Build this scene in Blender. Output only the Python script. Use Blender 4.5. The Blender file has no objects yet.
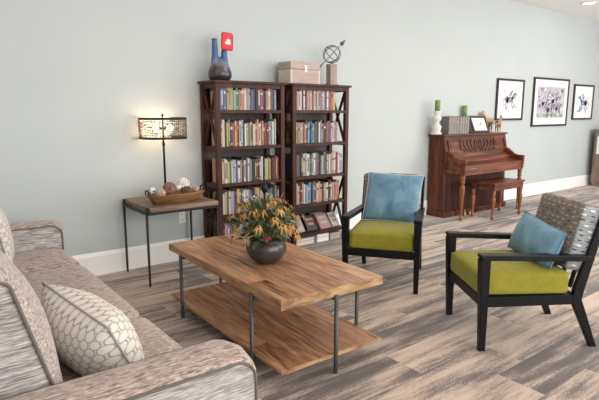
import bpy, bmesh, math, random
from mathutils import Vector, Matrix, Euler
random.seed(7)
PI = math.pi
scn = bpy.context.scene
COL = scn.collection

# ------------------------------------------------------------------ materials
def newmat(name):
    m = bpy.data.materials.new(name); m.use_nodes = True
    nt = m.node_tree; b = nt.nodes['Principled BSDF']
    return m, nt, b
def N(nt, t, **kw):
    n = nt.nodes.new(t)
    for k, v in kw.items():
        if k.startswith('i_'):
            key = k[2:]
            n.inputs[int(key) if key.isdigit() else key].default_value = v
        else: setattr(n, k, v)
    return n
def ramp(nt, stops, interp='LINEAR'):
    r = nt.nodes.new('ShaderNodeValToRGB'); r.color_ramp.interpolation = interp
    el = r.color_ramp.elements
    while len(el) < len(stops): el.new(0.5)
    for e, (p, c) in zip(el, stops): e.position = p; e.color = (*c, 1)
    return r
def plain(name, col, rough=.5, metal=0., spec=.5, noise=0., nscale=20, bump=0., sheen=0., emit=None, es=1., coat=0.):
    m, nt, b = newmat(name)
    b.inputs['Base Color'].default_value = (*col, 1)
    b.inputs['Roughness'].default_value = rough
    b.inputs['Metallic'].default_value = metal
    b.inputs['Specular IOR Level'].default_value = spec
    b.inputs['Coat Weight'].default_value = coat
    b.inputs['Coat Roughness'].default_value = .15
    if sheen: b.inputs['Sheen Weight'].default_value = sheen; b.inputs['Sheen Roughness'].default_value = .4
    if emit: b.inputs['Emission Color'].default_value = (*emit, 1); b.inputs['Emission Strength'].default_value = es
    tc = N(nt, 'ShaderNodeTexCoord')
    nz = N(nt, 'ShaderNodeTexNoise'); nz.inputs['Scale'].default_value = nscale; nz.inputs['Detail'].default_value = 5
    nt.links.new(tc.outputs['Object'], nz.inputs['Vector'])
    if noise:
        c0 = tuple(max(0, c * (1 - noise)) for c in col); c1 = tuple(min(1, c * (1 + noise)) for c in col)
        r = ramp(nt, [(.3, c0), (.7, c1)]); nt.links.new(nz.outputs['Fac'], r.inputs[0]); nt.links.new(r.outputs[0], b.inputs['Base Color'])
    if bump:
        bp = N(nt, 'ShaderNodeBump'); bp.inputs['Strength'].default_value = bump; bp.inputs['Distance'].default_value = .002
        nt.links.new(nz.outputs['Fac'], bp.inputs['Height']); nt.links.new(bp.outputs[0], b.inputs['Normal'])
    return m
def streaks(name, stops, scale, rough=.6, fine=None, bump=.3, sheen=0., dist=.4, detail=6, coat=0., spec=.5):
    """noise stretched along one axis: wood grain or slubbed cloth"""
    m, nt, b = newmat(name)
    tc = N(nt, 'ShaderNodeTexCoord'); mp = N(nt, 'ShaderNodeMapping'); mp.inputs['Scale'].default_value = scale
    nt.links.new(tc.outputs['Object'], mp.inputs[0])
    nz = N(nt, 'ShaderNodeTexNoise'); nz.inputs['Scale'].default_value = 1; nz.inputs['Detail'].default_value = detail
    nz.inputs['Distortion'].default_value = dist
    nt.links.new(mp.outputs[0], nz.inputs['Vector'])
    r = ramp(nt, stops); nt.links.new(nz.outputs['Fac'], r.inputs[0])
    out = r.outputs[0]
    if fine:
        mp2 = N(nt, 'ShaderNodeMapping'); mp2.inputs['Scale'].default_value = fine
        nt.links.new(tc.outputs['Object'], mp2.inputs[0])
        n2 = N(nt, 'ShaderNodeTexNoise'); n2.inputs['Scale'].default_value = 1; n2.inputs['Detail'].default_value = 3
        nt.links.new(mp2.outputs[0], n2.inputs['Vector'])
        r2 = ramp(nt, [(.38, (.5, .5, .5)), (.58, (1.15, 1.15, 1.15))]); nt.links.new(n2.outputs['Fac'], r2.inputs[0])
        mx = N(nt, 'ShaderNodeMix', data_type='RGBA', blend_type='MULTIPLY'); mx.inputs[0].default_value = .8
        nt.links.new(out, mx.inputs[6]); nt.links.new(r2.outputs[0], mx.inputs[7]); out = mx.outputs[2]
    nt.links.new(out, b.inputs['Base Color'])
    b.inputs['Roughness'].default_value = rough; b.inputs['Coat Weight'].default_value = coat; b.inputs['Coat Roughness'].default_value = .2
    b.inputs['Specular IOR Level'].default_value = spec
    if sheen: b.inputs['Sheen Weight'].default_value = sheen
    bp = N(nt, 'ShaderNodeBump'); bp.inputs['Strength'].default_value = bump; bp.inputs['Distance'].default_value = .002
    nt.links.new(nz.outputs['Fac'], bp.inputs['Height']); nt.links.new(bp.outputs[0], b.inputs['Normal'])
    return m
def mathn(nt, op, a, b=None, c=None):
    n = nt.nodes.new('ShaderNodeMath'); n.operation = op
    for i, v in enumerate((a, b, c)):
        if v is None: continue
        if isinstance(v, (int, float)): n.inputs[i].default_value = v
        else: nt.links.new(v, n.inputs[i])
    return n.outputs[0]

def board_wood(name, axis, width, dark, mid, light, rough=.4, length=1.4, coat=0.):
    """solid boards joined side by side, running along an axis, each its own tone, with grain and knots"""
    m, nt, b = newmat(name)
    tc = N(nt, 'ShaderNodeTexCoord'); sp = N(nt, 'ShaderNodeSeparateXYZ'); nt.links.new(tc.outputs['Object'], sp.inputs[0])
    along, across = (sp.outputs[0], sp.outputs[1]) if axis == 'x' else (sp.outputs[1], sp.outputs[0])
    row = mathn(nt, 'FLOOR', mathn(nt, 'DIVIDE', across, width))
    wn = N(nt, 'ShaderNodeTexWhiteNoise', noise_dimensions='1D'); nt.links.new(row, wn.inputs['W'])
    col = mathn(nt, 'FLOOR', mathn(nt, 'ADD', mathn(nt, 'DIVIDE', along, length), mathn(nt, 'MULTIPLY', wn.outputs['Value'], 5)))
    cb = N(nt, 'ShaderNodeCombineXYZ'); nt.links.new(row, cb.inputs[0]); nt.links.new(col, cb.inputs[1])
    w2 = N(nt, 'ShaderNodeTexWhiteNoise', noise_dimensions='3D'); nt.links.new(cb.outputs[0], w2.inputs['Vector'])
    # grain
    off = N(nt, 'ShaderNodeVectorMath', operation='MULTIPLY_ADD'); nt.links.new(w2.outputs['Color'], off.inputs[0]); off.inputs[1].default_value = (7, 7, 7)
    nt.links.new(tc.outputs['Object'], off.inputs[2])
    mp = N(nt, 'ShaderNodeMapping'); s = (2.2, 26, 26) if axis == 'x' else (26, 2.2, 26); mp.inputs['Scale'].default_value = s
    nt.links.new(off.outputs[0], mp.inputs[0])
    nz = N(nt, 'ShaderNodeTexNoise'); nz.inputs['Scale'].default_value = 1; nz.inputs['Detail'].default_value = 8; nz.inputs['Distortion'].default_value = 1.6
    nz.inputs['Roughness'].default_value = .62
    nt.links.new(mp.outputs[0], nz.inputs['Vector'])
    v = mathn(nt, 'ADD', mathn(nt, 'MULTIPLY', nz.outputs['Fac'], 1.5), mathn(nt, 'MULTIPLY', mathn(nt, 'SUBTRACT', w2.outputs['Value'], .5), .22))
    v = mathn(nt, 'SUBTRACT', v, .26)
    r = ramp(nt, [(.18, dark), (.45, mid), (.78, light)]); nt.links.new(v, r.inputs[0])
    # joint
    fr = mathn(nt, 'FRACT', mathn(nt, 'DIVIDE', across, width))
    j = mathn(nt, 'LESS_THAN', fr, .022)
    mx = N(nt, 'ShaderNodeMix', data_type='RGBA', blend_type='MULTIPLY'); nt.links.new(mathn(nt, 'MULTIPLY', j, .6), mx.inputs[0])
    nt.links.new(r.outputs[0], mx.inputs[6]); mx.inputs[7].default_value = (.25, .18, .12, 1)
    nt.links.new(mx.outputs[2], b.inputs['Base Color'])
    b.inputs['Roughness'].default_value = rough; b.inputs['Coat Weight'].default_value = coat; b.inputs['Coat Roughness'].default_value = .25
    bp = N(nt, 'ShaderNodeBump'); bp.inputs['Strength'].default_value = .25; bp.inputs['Distance'].default_value = .002
    nt.links.new(nz.outputs['Fac'], bp.inputs['Height']); nt.links.new(bp.outputs[0], b.inputs['Normal'])
    return m

def carpet_mat():
    m, nt, b = newmat('carpet_planks')
    tc = N(nt, 'ShaderNodeTexCoord'); sp = N(nt, 'ShaderNodeSeparateXYZ'); nt.links.new(tc.outputs['Object'], sp.inputs[0])
    X, Y = sp.outputs[0], sp.outputs[1]
    row = mathn(nt, 'FLOOR', mathn(nt, 'DIVIDE', Y, .25))
    wn = N(nt, 'ShaderNodeTexWhiteNoise', noise_dimensions='1D'); nt.links.new(row, wn.inputs['W'])
    col = mathn(nt, 'FLOOR', mathn(nt, 'ADD', X, mathn(nt, 'MULTIPLY', wn.outputs['Value'], 3)))
    cb = N(nt, 'ShaderNodeCombineXYZ'); nt.links.new(row, cb.inputs[0]); nt.links.new(col, cb.inputs[1])
    w2 = N(nt, 'ShaderNodeTexWhiteNoise', noise_dimensions='3D'); nt.links.new(cb.outputs[0], w2.inputs['Vector'])
    off = N(nt, 'ShaderNodeVectorMath', operation='MULTIPLY_ADD'); nt.links.new(w2.outputs['Color'], off.inputs[0]); off.inputs[1].default_value = (9, 9, 9)
    nt.links.new(tc.outputs['Object'], off.inputs[2])
    def nz(scale, detail, rough=.5, dist=0.):
        mp = N(nt, 'ShaderNodeMapping'); mp.inputs['Scale'].default_value = scale; nt.links.new(off.outputs[0], mp.inputs[0])
        n = N(nt, 'ShaderNodeTexNoise'); n.inputs['Scale'].default_value = 1; n.inputs['Detail'].default_value = detail; n.inputs['Roughness'].default_value = rough
        n.inputs['Distortion'].default_value = dist
        nt.links.new(mp.outputs[0], n.inputs['Vector']); return n.outputs['Fac']
    band = nz((1.2, 12, 1), 5, .6, 0.); fine = nz((14, 110, 1), 4, .7); pile = nz((190, 260, 190), 2, .6)
    v = mathn(nt, 'ADD', mathn(nt, 'MULTIPLY', mathn(nt, 'SUBTRACT', band, .5), 3.0), mathn(nt, 'MULTIPLY', mathn(nt, 'SUBTRACT', fine, .5), .6))
    v = mathn(nt, 'ADD', v, mathn(nt, 'MULTIPLY', mathn(nt, 'SUBTRACT', w2.outputs['Value'], .5), .5))
    v = mathn(nt, 'ADD', v, mathn(nt, 'MULTIPLY', mathn(nt, 'SUBTRACT', pile, .5), 1.6))
    v = mathn(nt, 'ADD', v, .5)
    r = ramp(nt, [(.08, (.09, .07, .064)), (.34, (.155, .121, .11)), (.50, (.29, .228, .196)), (.66, (.44, .345, .27)), (1, (.54, .43, .335))])
    nt.links.new(v, r.inputs[0]); nt.links.new(r.outputs[0], b.inputs['Base Color'])
    b.inputs['Roughness'].default_value = .85; b.inputs['Sheen Weight'].default_value = .25; b.inputs['Specular IOR Level'].default_value = .25
    bp = N(nt, 'ShaderNodeBump'); bp.inputs['Strength'].default_value = .35; bp.inputs['Distance'].default_value = .003
    nt.links.new(pile, bp.inputs['Height']); nt.links.new(bp.outputs[0], b.inputs['Normal'])
    return m

def honeycomb_mat():
    """cream cloth with a printed net of rounded hexagons, laid out over the cushion's own face (UV)"""
    m, nt, b = newmat('honeycomb_cloth')
    tc = N(nt, 'ShaderNodeTexCoord')
    mp = N(nt, 'ShaderNodeMapping'); mp.inputs['Scale'].default_value = (12, 12, 1); nt.links.new(tc.outputs['UV'], mp.inputs[0])
    sp = N(nt, 'ShaderNodeSeparateXYZ'); nt.links.new(mp.outputs[0], sp.inputs[0])
    def hexd(ox, oy):
        fx = mathn(nt, 'SUBTRACT', mathn(nt, 'FRACT', mathn(nt, 'ADD', sp.outputs[0], ox)), .5)
        fy = mathn(nt, 'MULTIPLY', mathn(nt, 'SUBTRACT', mathn(nt, 'FRACT', mathn(nt, 'ADD', mathn(nt, 'DIVIDE', sp.outputs[1], 1.5), oy)), .5), 1.5)
        return mathn(nt, 'SQRT', mathn(nt, 'ADD', mathn(nt, 'MULTIPLY', fx, fx), mathn(nt, 'MULTIPLY', mathn(nt, 'MULTIPLY', fy, fy), .85)))
    d = mathn(nt, 'MINIMUM', hexd(0, 0), hexd(.5, .5))
    line = ramp(nt, [(.37, (.63, .60, .55)), (.40, (.33, .295, .26)), (.46, (.36, .325, .29)), (.49, (.62, .585, .54))]); nt.links.new(d, line.inputs[0])
    nt.links.new(line.outputs[0], b.inputs['Base Color']); b.inputs['Roughness'].default_value = .85
    nz = N(nt, 'ShaderNodeTexNoise'); nz.inputs['Scale'].default_value = 160; nt.links.new(tc.outputs['Object'], nz.inputs['Vector'])
    bp = N(nt, 'ShaderNodeBump'); bp.inputs['Strength'].default_value = .3; bp.inputs['Distance'].default_value = .002
    nt.links.new(nz.outputs['Fac'], bp.inputs['Height']); nt.links.new(bp.outputs[0], b.inputs['Normal'])
    return m

def dash_mat(name, base1, base2, dash, gap_dark):
    """woven cloth: streaky ground with short light dashes in staggered rows (UV)"""
    m, nt, b = newmat(name)
    tc = N(nt, 'ShaderNodeTexCoord'); mp = N(nt, 'ShaderNodeMapping'); mp.inputs['Scale'].default_value = (9, 17, 1); nt.links.new(tc.outputs['UV'], mp.inputs[0])
    sp = N(nt, 'ShaderNodeSeparateXYZ'); nt.links.new(mp.outputs[0], sp.inputs[0])
    row = mathn(nt, 'FLOOR', sp.outputs[1])
    wn = N(nt, 'ShaderNodeTexWhiteNoise', noise_dimensions='1D'); nt.links.new(row, wn.inputs['W'])
    sx = mathn(nt, 'ADD', sp.outputs[0], mathn(nt, 'MULTIPLY', wn.outputs['Value'], 3))
    cb = N(nt, 'ShaderNodeCombineXYZ'); nt.links.new(row, cb.inputs[0]); nt.links.new(mathn(nt, 'FLOOR', sx), cb.inputs[1])
    w2 = N(nt, 'ShaderNodeTexWhiteNoise', noise_dimensions='3D'); nt.links.new(cb.outputs[0], w2.inputs['Vector'])
    fx = mathn(nt, 'LESS_THAN', mathn(nt, 'FRACT', sx), .45); fy = mathn(nt, 'LESS_THAN', mathn(nt, 'FRACT', sp.outputs[1]), .3)
    on = mathn(nt, 'MULTIPLY', fx, fy)
    pick = ramp(nt, [(0, gap_dark), (.38, gap_dark), (.4, dash), (1, dash)], 'CONSTANT'); nt.links.new(w2.outputs['Value'], pick.inputs[0])
    mp2 = N(nt, 'ShaderNodeMapping'); mp2.inputs['Scale'].default_value = (6, 70, 1); nt.links.new(tc.outputs['UV'], mp2.inputs[0])
    nz = N(nt, 'ShaderNodeTexNoise'); nz.inputs['Scale'].default_value = 1; nz.inputs['Detail'].default_value = 4; nt.links.new(mp2.outputs[0], nz.inputs['Vector'])
    r = ramp(nt, [(.35, base1), (.65, base2)]); nt.links.new(nz.outputs['Fac'], r.inputs[0])
    mx = N(nt, 'ShaderNodeMix', data_type='RGBA'); nt.links.new(on, mx.inputs[0]); nt.links.new(r.outputs[0], mx.inputs[6]); nt.links.new(pick.outputs[0], mx.inputs[7])
    nt.links.new(mx.outputs[2], b.inputs['Base Color']); b.inputs['Roughness'].default_value = .8
    return m

M = {}
M['wall'] = plain('sage_wall_paint', (.50, .545, .545), .62, noise=.02, nscale=2, spec=.3)
M['wall_side'] = plain('side_wall_paint', (.52, .55, .58), .6, noise=.02, nscale=2)
M['ceiling'] = plain('ceiling_white', (.93, .92, .905), .8)
M['trim'] = plain('white_trim_gloss', (.92, .915, .91), .35)
M['carpet'] = carpet_mat()
M['table_top'] = board_wood('acacia_boards_long', 'y', .11, (.085, .036, .016), (.35, .168, .083), (.63, .36, .20), .36, 2.2, .25)
M['table_edge'] = streaks('acacia_live_edge', [(.25, (.12, .06, .026)), (.5, (.36, .21, .10)), (.75, (.55, .36, .19))], (10, 5, 30), .45)
M['side_top'] = board_wood('reclaimed_boards', 'x', .12, (.08, .05, .035), (.2, .125, .08), (.35, .24, .16), .5, 1.)
M['iron'] = plain('dark_forged_iron', (.028, .028, .03), .5, .5, noise=.3, nscale=60, bump=.2)
M['steel'] = plain('gunmetal_leg', (.085, .088, .092), .5, .6, noise=.2, nscale=60)
M['bookcase'] = streaks('espresso_wood', [(.3, (.028, .010, .007)), (.55, (.058, .021, .014)), (.75, (.095, .036, .024))], (14, 14, 2.5), .45, spec=.22, bump=.1)
M['bookcase_back'] = streaks('espresso_back_panel', [(.3, (.022, .011, .009)), (.7, (.05, .026, .021))], (14, 14, 2.5), .5, bump=.1)
M['piano'] = streaks('mahogany_veneer', [(.3, (.028, .007, .0035)), (.5, (.082, .021, .009)), (.7, (.175, .052, .023))], (22, 22, 1.2), .38, spec=.25, coat=.06, bump=.06)
M['piano_h'] = streaks('mahogany_veneer_across', [(.3, (.05, .011, .005)), (.5, (.125, .032, .013)), (.72, (.235, .07, .032))], (1.6, 18, 18), .34, spec=.3, coat=.12, bump=.06)
M['piano_leg'] = streaks('turned_mahogany', [(.3, (.13, .04, .017)), (.5, (.23, .08, .034)), (.75, (.33, .13, .06))], (16, 16, 1.6), .34, spec=.3, coat=.1, bump=.06)
M['piano_low'] = streaks('mahogany_lower_panel_shaded', [(.3, (.014, .004, .003)), (.5, (.035, .009, .005)), (.7, (.075, .022, .012))], (22, 22, 1.2), .45, spec=.2, bump=.06)  # darker mahogany copy; shade beneath the keybed put into the colour
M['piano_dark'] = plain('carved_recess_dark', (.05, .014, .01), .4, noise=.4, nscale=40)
M['brass'] = plain('worn_brass', (.34, .22, .09), .45, .7)
M['blackwood'] = plain('black_lacquered_wood', (.0065, .0065, .008), .38, spec=.22, noise=.3, nscale=30)
M['green'] = plain('chartreuse_velvet', (.245, .23, .016), .85, noise=.10, nscale=30, bump=.3, sheen=.15)
M['blue'] = streaks('slate_blue_velvet', [(.3, (.065, .15, .22)), (.5, (.115, .235, .32)), (.75, (.20, .34, .42))], (9, 9, 6), .8, sheen=.15, bump=.25)
M['blue_edge'] = plain('pale_welt', (.55, .58, .6), .7)
M['weave'] = dash_mat('grey_brown_dash_weave', (.12, .10, .088), (.23, .195, .17), (.40, .315, .235), (.05, .045, .045))
M['weave_side'] = dash_mat('grey_blue_dash_weave', (.17, .19, .20), (.36, .385, .39), (.62, .66, .67), (.05, .06, .07))
def sofa_cloth(n, a, b_, c, sc, fine):
    return streaks(n, [(.28, a), (.48, b_), (.7, c)], sc, .85, fine=fine, bump=.5, sheen=.2, dist=.25, detail=5)
M['sofa_grey'] = sofa_cloth('slub_cloth_grey', (.12, .11, .105), (.36, .33, .315), (.54, .505, .485), (11, 11, 190), (30, 30, 420))
M['sofa_top'] = sofa_cloth('slub_cloth_warm_lit', (.085, .06, .05), (.37, .283, .243), (.60, .485, .43), (26, 130, 130), (60, 400, 400))  # same sofa cloth, browner: warm reflected light on tops put into the colour
M['sofa_cush'] = sofa_cloth('slub_cloth_beige', (.15, .12, .105), (.40, .335, .30), (.58, .505, .46), (130, 18, 130), (300, 50, 300))
M['piping'] = plain('dark_welt_cord', (.13, .115, .105), .8)
M['honey'] = honeycomb_mat()
M['pillow_welt'] = plain('taupe_welt_cord', (.33, .29, .25), .85)
M['vase_dark'] = plain('pewter_bowl_glaze', (.062, .056, .054), .3, .35, noise=.35, nscale=14, bump=.25)
M['leaf'] = plain('olive_leaf', (.085, .11, .04), .5, noise=.5, nscale=18)
M['leaf2'] = plain('grey_green_leaf', (.20, .22, .11), .55, noise=.4, nscale=18)
M['petal'] = plain('burnt_orange_petal', (.36, .17, .035), .7, noise=.35, nscale=30)
M['petal2'] = plain('dusty_peach_petal', (.42, .245, .08), .7, noise=.3, nscale=30)
M['red_bloom'] = plain('dark_red_bloom', (.25, .03, .025), .6, noise=.3, nscale=30)
M['twig'] = plain('pale_green_twig', (.36, .34, .17), .6)
M['seed'] = plain('brown_seed_head', (.10, .05, .025), .8, noise=.4, nscale=80)
M['doughbowl'] = streaks('honey_carved_wood', [(.3, (.12, .06, .025)), (.5, (.25, .135, .055)), (.75, (.38, .22, .10))], (4, 22, 22), .5)
M['white_ball'] = plain('white_woven_ball', (.80, .74, .68), .8, noise=.15, nscale=60)
M['wicker'] = plain('brown_wicker_ball', (.24, .135, .09), .75, noise=.5, nscale=70)
M['twigball'] = plain('dark_twig_ball', (.13, .075, .055), .8, noise=.5, nscale=70)
M['beigeball'] = plain('beige_rattan_ball', (.5, .37, .27), .8, noise=.35, nscale=70)
M['bluewhite'] = plain('porcelain_white', (.75, .76, .8), .25)
M['cobalt'] = plain('cobalt_glaze', (.06, .09, .33), .3)
M['bronze'] = plain('oil_rubbed_bronze', (.022, .016, .014), .45, .4)
M['mesh_metal'] = plain('antique_wire', (.16, .115, .085), .5, .3)
M['bulb'] = plain('glowing_bulb', (1, .9, .75), .4, emit=(1., .72, .42), es=14)
M['red_tag'] = plain('red_card', (.66, .03, .045), .6)
M['cream'] = plain('cream_print', (.82, .78, .7), .6)
M['chest'] = streaks('bleached_pinkish_wood', [(.3, (.37, .29, .255)), (.6, (.46, .375, .335)), (.8, (.53, .44, .40))], (4, 20, 20), .7)
M['chest_pale'] = plain('whitewashed_band', (.62, .53, .47), .7, noise=.12, nscale=40)
M['column'] = streaks('rosy_whitewashed_wood', [(.3, (.27, .195, .175)), (.6, (.38, .29, .26)), (.8, (.46, .37, .34))], (20, 20, 4), .7)
M['pewter'] = plain('weathered_zinc', (.13, .13, .125), .5, .6)
M['silver'] = plain('silver_clasp', (.8, .78, .75), .3, .6)
M['page'] = plain('book_pages', (.74, .69, .6), .8, noise=.06, nscale=200)
M['candle'] = plain('green_wax', (.17, .27, .075), .6)
M['whitewash'] = plain('distressed_white_wood', (.70, .67, .63), .7, noise=.15, nscale=50)
M['glass_green'] = plain('pale_glass', (.55, .6, .55), .15)
M['frame_black'] = plain('black_picture_moulding', (.025, .018, .017), .35)
M['mat_white'] = plain('white_picture_mat', (.84, .83, .82), .7)
M['tan'] = streaks('carved_tan_wood', [(.3, (.26, .16, .09)), (.6, (.45, .31, .19)), (.8, (.55, .42, .3))], (30, 30, 12), .6)
M['ink'] = plain('mauve_grey_ink', (.24, .22, .27), .8, noise=.5, nscale=60)
M['ink_light'] = plain('pale_mauve_wash', (.50, .46, .52), .8, noise=.3, nscale=60)
M['ink_blue'] = plain('slate_blue_wash', (.19, .26, .35), .8, noise=.45, nscale=60)
M['ink_blue_pale'] = plain('pale_blue_wash', (.45, .52, .56), .8, noise=.3, nscale=60)
M['grass_print'] = plain('printed_turf', (.36, .39, .30), .8, noise=.3, nscale=12)
M['outlet'] = plain('outlet_plastic', (.82, .82, .8), .4)
M['slot'] = plain('dark_slot', (.05, .05, .05), .6)
M['cab'] = streaks('taupe_wood_cabinet', [(.3, (.16, .115, .09)), (.7, (.3, .22, .18))], (10, 10, 3), .5)
M['marker_dark'] = plain('dark_grey_music_binding', (.15, .145, .14), .6)
M['marker_grey'] = plain('grey_music_binding', (.27, .26, .25), .6, noise=.15, nscale=60)

# blue vase: cobalt above, brown-black foot, vertical drips
def vase_mat():
    m, nt, b = newmat('blue_drip_glaze')
    tc = N(nt, 'ShaderNodeTexCoord'); sp = N(nt, 'ShaderNodeSeparateXYZ'); nt.links.new(tc.outputs['Object'], sp.inputs[0])
    mp = N(nt, 'ShaderNodeMapping'); mp.inputs['Scale'].default_value = (35, 35, 4); nt.links.new(tc.outputs['Object'], mp.inputs[0])
    nz = N(nt, 'ShaderNodeTexNoise'); nz.inputs['Scale'].default_value = 1; nt.links.new(mp.outputs[0], nz.inputs['Vector'])
    v = mathn(nt, 'ADD', mathn(nt, 'MULTIPLY', sp.outputs[2], 2.6), mathn(nt, 'MULTIPLY', mathn(nt, 'SUBTRACT', nz.outputs['Fac'], .5), .5))
    r = ramp(nt, [(.12, (.035, .026, .028)), (.25, (.07, .05, .055)), (.38, (.19, .2, .27)), (.55, (.05, .12, .26)), (.95, (.025, .08, .22))])
    nt.links.new(v, r.inputs[0]); nt.links.new(r.outputs[0], b.inputs['Base Color']); b.inputs['Roughness'].default_value = .25
    return m
M['vase_blue'] = vase_mat()

# ------------------------------------------------------------------ mesh builder
class MB:
    def __init__(s): s.bm = bmesh.new(); s.uv = None
    def _x(s, verts, m):
        if m is not None: bmesh.ops.transform(s.bm, matrix=m, verts=verts)
    def box(s, a, b, bev=0., seg=2, mi=0, m=None):
        r = bmesh.ops.create_cube(s.bm, size=1); vs = r['verts']
        a = Vector(a); b = Vector(b); c = (a + b) / 2; d = b - a
        for v in vs: v.co = Vector((c.x + v.co.x * d.x, c.y + v.co.y * d.y, c.z + v.co.z * d.z))
        fs = list({f for v in vs for f in v.link_faces})
        for f in fs: f.material_index = mi
        if bev > 0:
            es = list({e for v in vs for e in v.link_edges})
            q = bmesh.ops.bevel(s.bm, geom=es, offset=bev, segments=seg, affect='EDGES', profile=.5, material=mi if mi else -1)
            vs = list({v for f in q['faces'] for v in f.verts} | {v for v in vs if v.is_valid})
            vs = s._island(vs)
        s._x(vs, m)
        return s
    def _island(s, vs):
        seen = set(v for v in vs if v.is_valid); st = list(seen)
        while st:
            v = st.pop()
            for e in v.link_edges:
                o = e.other_vert(v)
                if o not in seen: seen.add(o); st.append(o)
        return list(seen)
    def tube(s, pts, r, n=10, mi=0, closed=False, cap=True, m=None, flat=1.):
        pts = [Vector(p) for p in pts]; rs = r if isinstance(r, (list, tuple)) else [r] * len(pts)
        rings = []; up = None
        L = len(pts)
        for i, p in enumerate(pts):
            if closed: t = pts[(i + 1) % L] - pts[i - 1]
            else: t = pts[min(i + 1, L - 1)] - pts[max(i - 1, 0)]
            t.normalize()
            if up is None:
                up = Vector((0, 0, 1)) if abs(t.z) < .9 else Vector((1, 0, 0))
            x = t.cross(up).normalized(); y = x.cross(t).normalized(); up = y
            rings.append([s.bm.verts.new(p + (x * math.cos(2 * PI * k / n) + y * math.sin(2 * PI * k / n) * flat) * rs[i]) for k in range(n)])
        rg = range(L if closed else L - 1)
        for i in rg:
            A = rings[i]; B = rings[(i + 1) % L]
            for k in range(n):
                f = s.bm.faces.new((A[k], A[(k + 1) % n], B[(k + 1) % n], B[k])); f.smooth = True; f.material_index = mi
        if cap and not closed:
            for R_ in (list(reversed(rings[0])), rings[-1]):
                f = s.bm.faces.new(R_); f.material_index = mi
        if m is not None: s._x([v for R_ in rings for v in R_], m)
        return s
    def lathe(s, prof, n=28, c=(0, 0, 0), mi=0, cap=True, m=None, sx=1, sy=1):
        rings = []
        for r, z in prof:
            rings.append([s.bm.verts.new((c[0] + r * sx * math.cos(2 * PI * k / n), c[1] + r * sy * math.sin(2 * PI * k / n), c[2] + z)) for k in range(n)])
        for A, B in zip(rings, rings[1:]):
            for k in range(n):
                f = s.bm.faces.new((A[k], A[(k + 1) % n], B[(k + 1) % n], B[k])); f.smooth = True; f.material_index = mi
        if cap:
            if prof[0][0] > 1e-5: s.bm.faces.new(list(reversed(rings[0]))).material_index = mi
            if prof[-1][0] > 1e-5: s.bm.faces.new(rings[-1]).material_index = mi
        if m is not None: s._x([v for R_ in rings for v in R_], m)
        return s
    def frustum(s, p0, p1, a0, a1, bev=0., mi=0, up=(0, 1, 0)):
        """tapered square bar p0->p1 with half-sizes a0=(x,y) a1=(x,y)"""
        p0 = Vector(p0); p1 = Vector(p1); t = (p1 - p0).normalized(); u = Vector(up)
        x = u.cross(t).normalized(); y = t.cross(x).normalized()
        R0 = [s.bm.verts.new(p0 + x * i * a0[0] + y * j * a0[1]) for i, j in ((-1, -1), (1, -1), (1, 1), (-1, 1))]
        R1 = [s.bm.verts.new(p1 + x * i * a1[0] + y * j * a1[1]) for i, j in ((-1, -1), (1, -1), (1, 1), (-1, 1))]
        fs = [s.bm.faces.new(list(reversed(R0))), s.bm.faces.new(R1)]
        for k in range(4): fs.append(s.bm.faces.new((R0[k], R0[(k + 1) % 4], R1[(k + 1) % 4], R1[k])))
        for f in fs: f.material_index = mi
        if bev: bmesh.ops.bevel(s.bm, geom=list({e for f in fs for e in f.edges}), offset=bev, segments=1, affect='EDGES')
        return s
    def prism(s, poly, h0, h1, axis='y', mi=0, bev=0., seg=2):
        """polygon in a plane extruded along an axis; axis y -> poly is (x,z); axis x -> (y,z); axis z -> (x,y)"""
        def P(a, b, h): return {'y': (a, h, b), 'x': (h, a, b), 'z': (a, b, h)}[axis]
        A = [s.bm.verts.new(P(a, b, h0)) for a, b in poly]; B = [s.bm.verts.new(P(a, b, h1)) for a, b in poly]
        n = len(poly); fs = [s.bm.faces.new(A), s.bm.faces.new(list(reversed(B)))]
        for k in range(n): fs.append(s.bm.faces.new((A[(k + 1) % n], A[k], B[k], B[(k + 1) % n])))
        for f in fs: f.material_index = mi
        bmesh.ops.recalc_face_normals(s.bm, faces=fs)
        if bev: bmesh.ops.bevel(s.bm, geom=list({e for f in fs[:2] for e in f.edges}), offset=bev, segments=seg, affect='EDGES', profile=.5)
        return s
    def sphere(s, c, r, u=16, v=10, mi=0, sc=(1, 1, 1)):
        q = bmesh.ops.create_uvsphere(s.bm, u_segments=u, v_segments=v, radius=r)
        for w in q['verts']: w.co = Vector((c[0] + w.co.x * sc[0], c[1] + w.co.y * sc[1], c[2] + w.co.z * sc[2]))
        for f in {f for w in q['verts'] for f in w.link_faces}: f.smooth = True; f.material_index = mi
        return s
    def face(s, pts, mi=0):
        f = s.bm.faces.new([s.bm.verts.new(p) for p in pts]); f.material_index = mi; return s
    def build(s, name, mats, parent=None, smooth=False, sharp=35):
        me = bpy.data.meshes.new(name); 
        if smooth:
            for f in s.bm.faces: f.smooth = True
            for e in s.bm.edges:
                if len(e.link_faces) == 2 and e.calc_face_angle(0) > math.radians(sharp): e.smooth = False
        s.bm.to_mesh(me); s.bm.free()
        o = bpy.data.objects.new(name, me); COL.objects.link(o)
        for x in (mats if isinstance(mats, (list, tuple)) else [mats]): me.materials.append(x)
        if parent is not None: o.parent = parent
        return o

def tag(o, label=None, cat=None, group=None, kind=None):
    if label: o['label'] = label
    if cat: o['category'] = cat
    if group: o['group'] = group
    if kind: o['kind'] = kind
    return o
def thing(name, label, cat, loc=(0, 0, 0), rz=0., group=None):
    o = bpy.data.objects.new(name, None); COL.objects.link(o); o.empty_display_size = .1
    o.location = loc; o.rotation_euler = (0, 0, rz)
    return tag(o, label, cat, group)
def copy_tree(o, parent=None):
    c = o.copy(); COL.objects.link(c); c.parent = parent
    for ch in list(o.children): copy_tree(ch, c)
    return c
def struct(name, mb, mat):
    o = mb.build(name, mat); o['kind'] = 'structure'; return o

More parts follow.
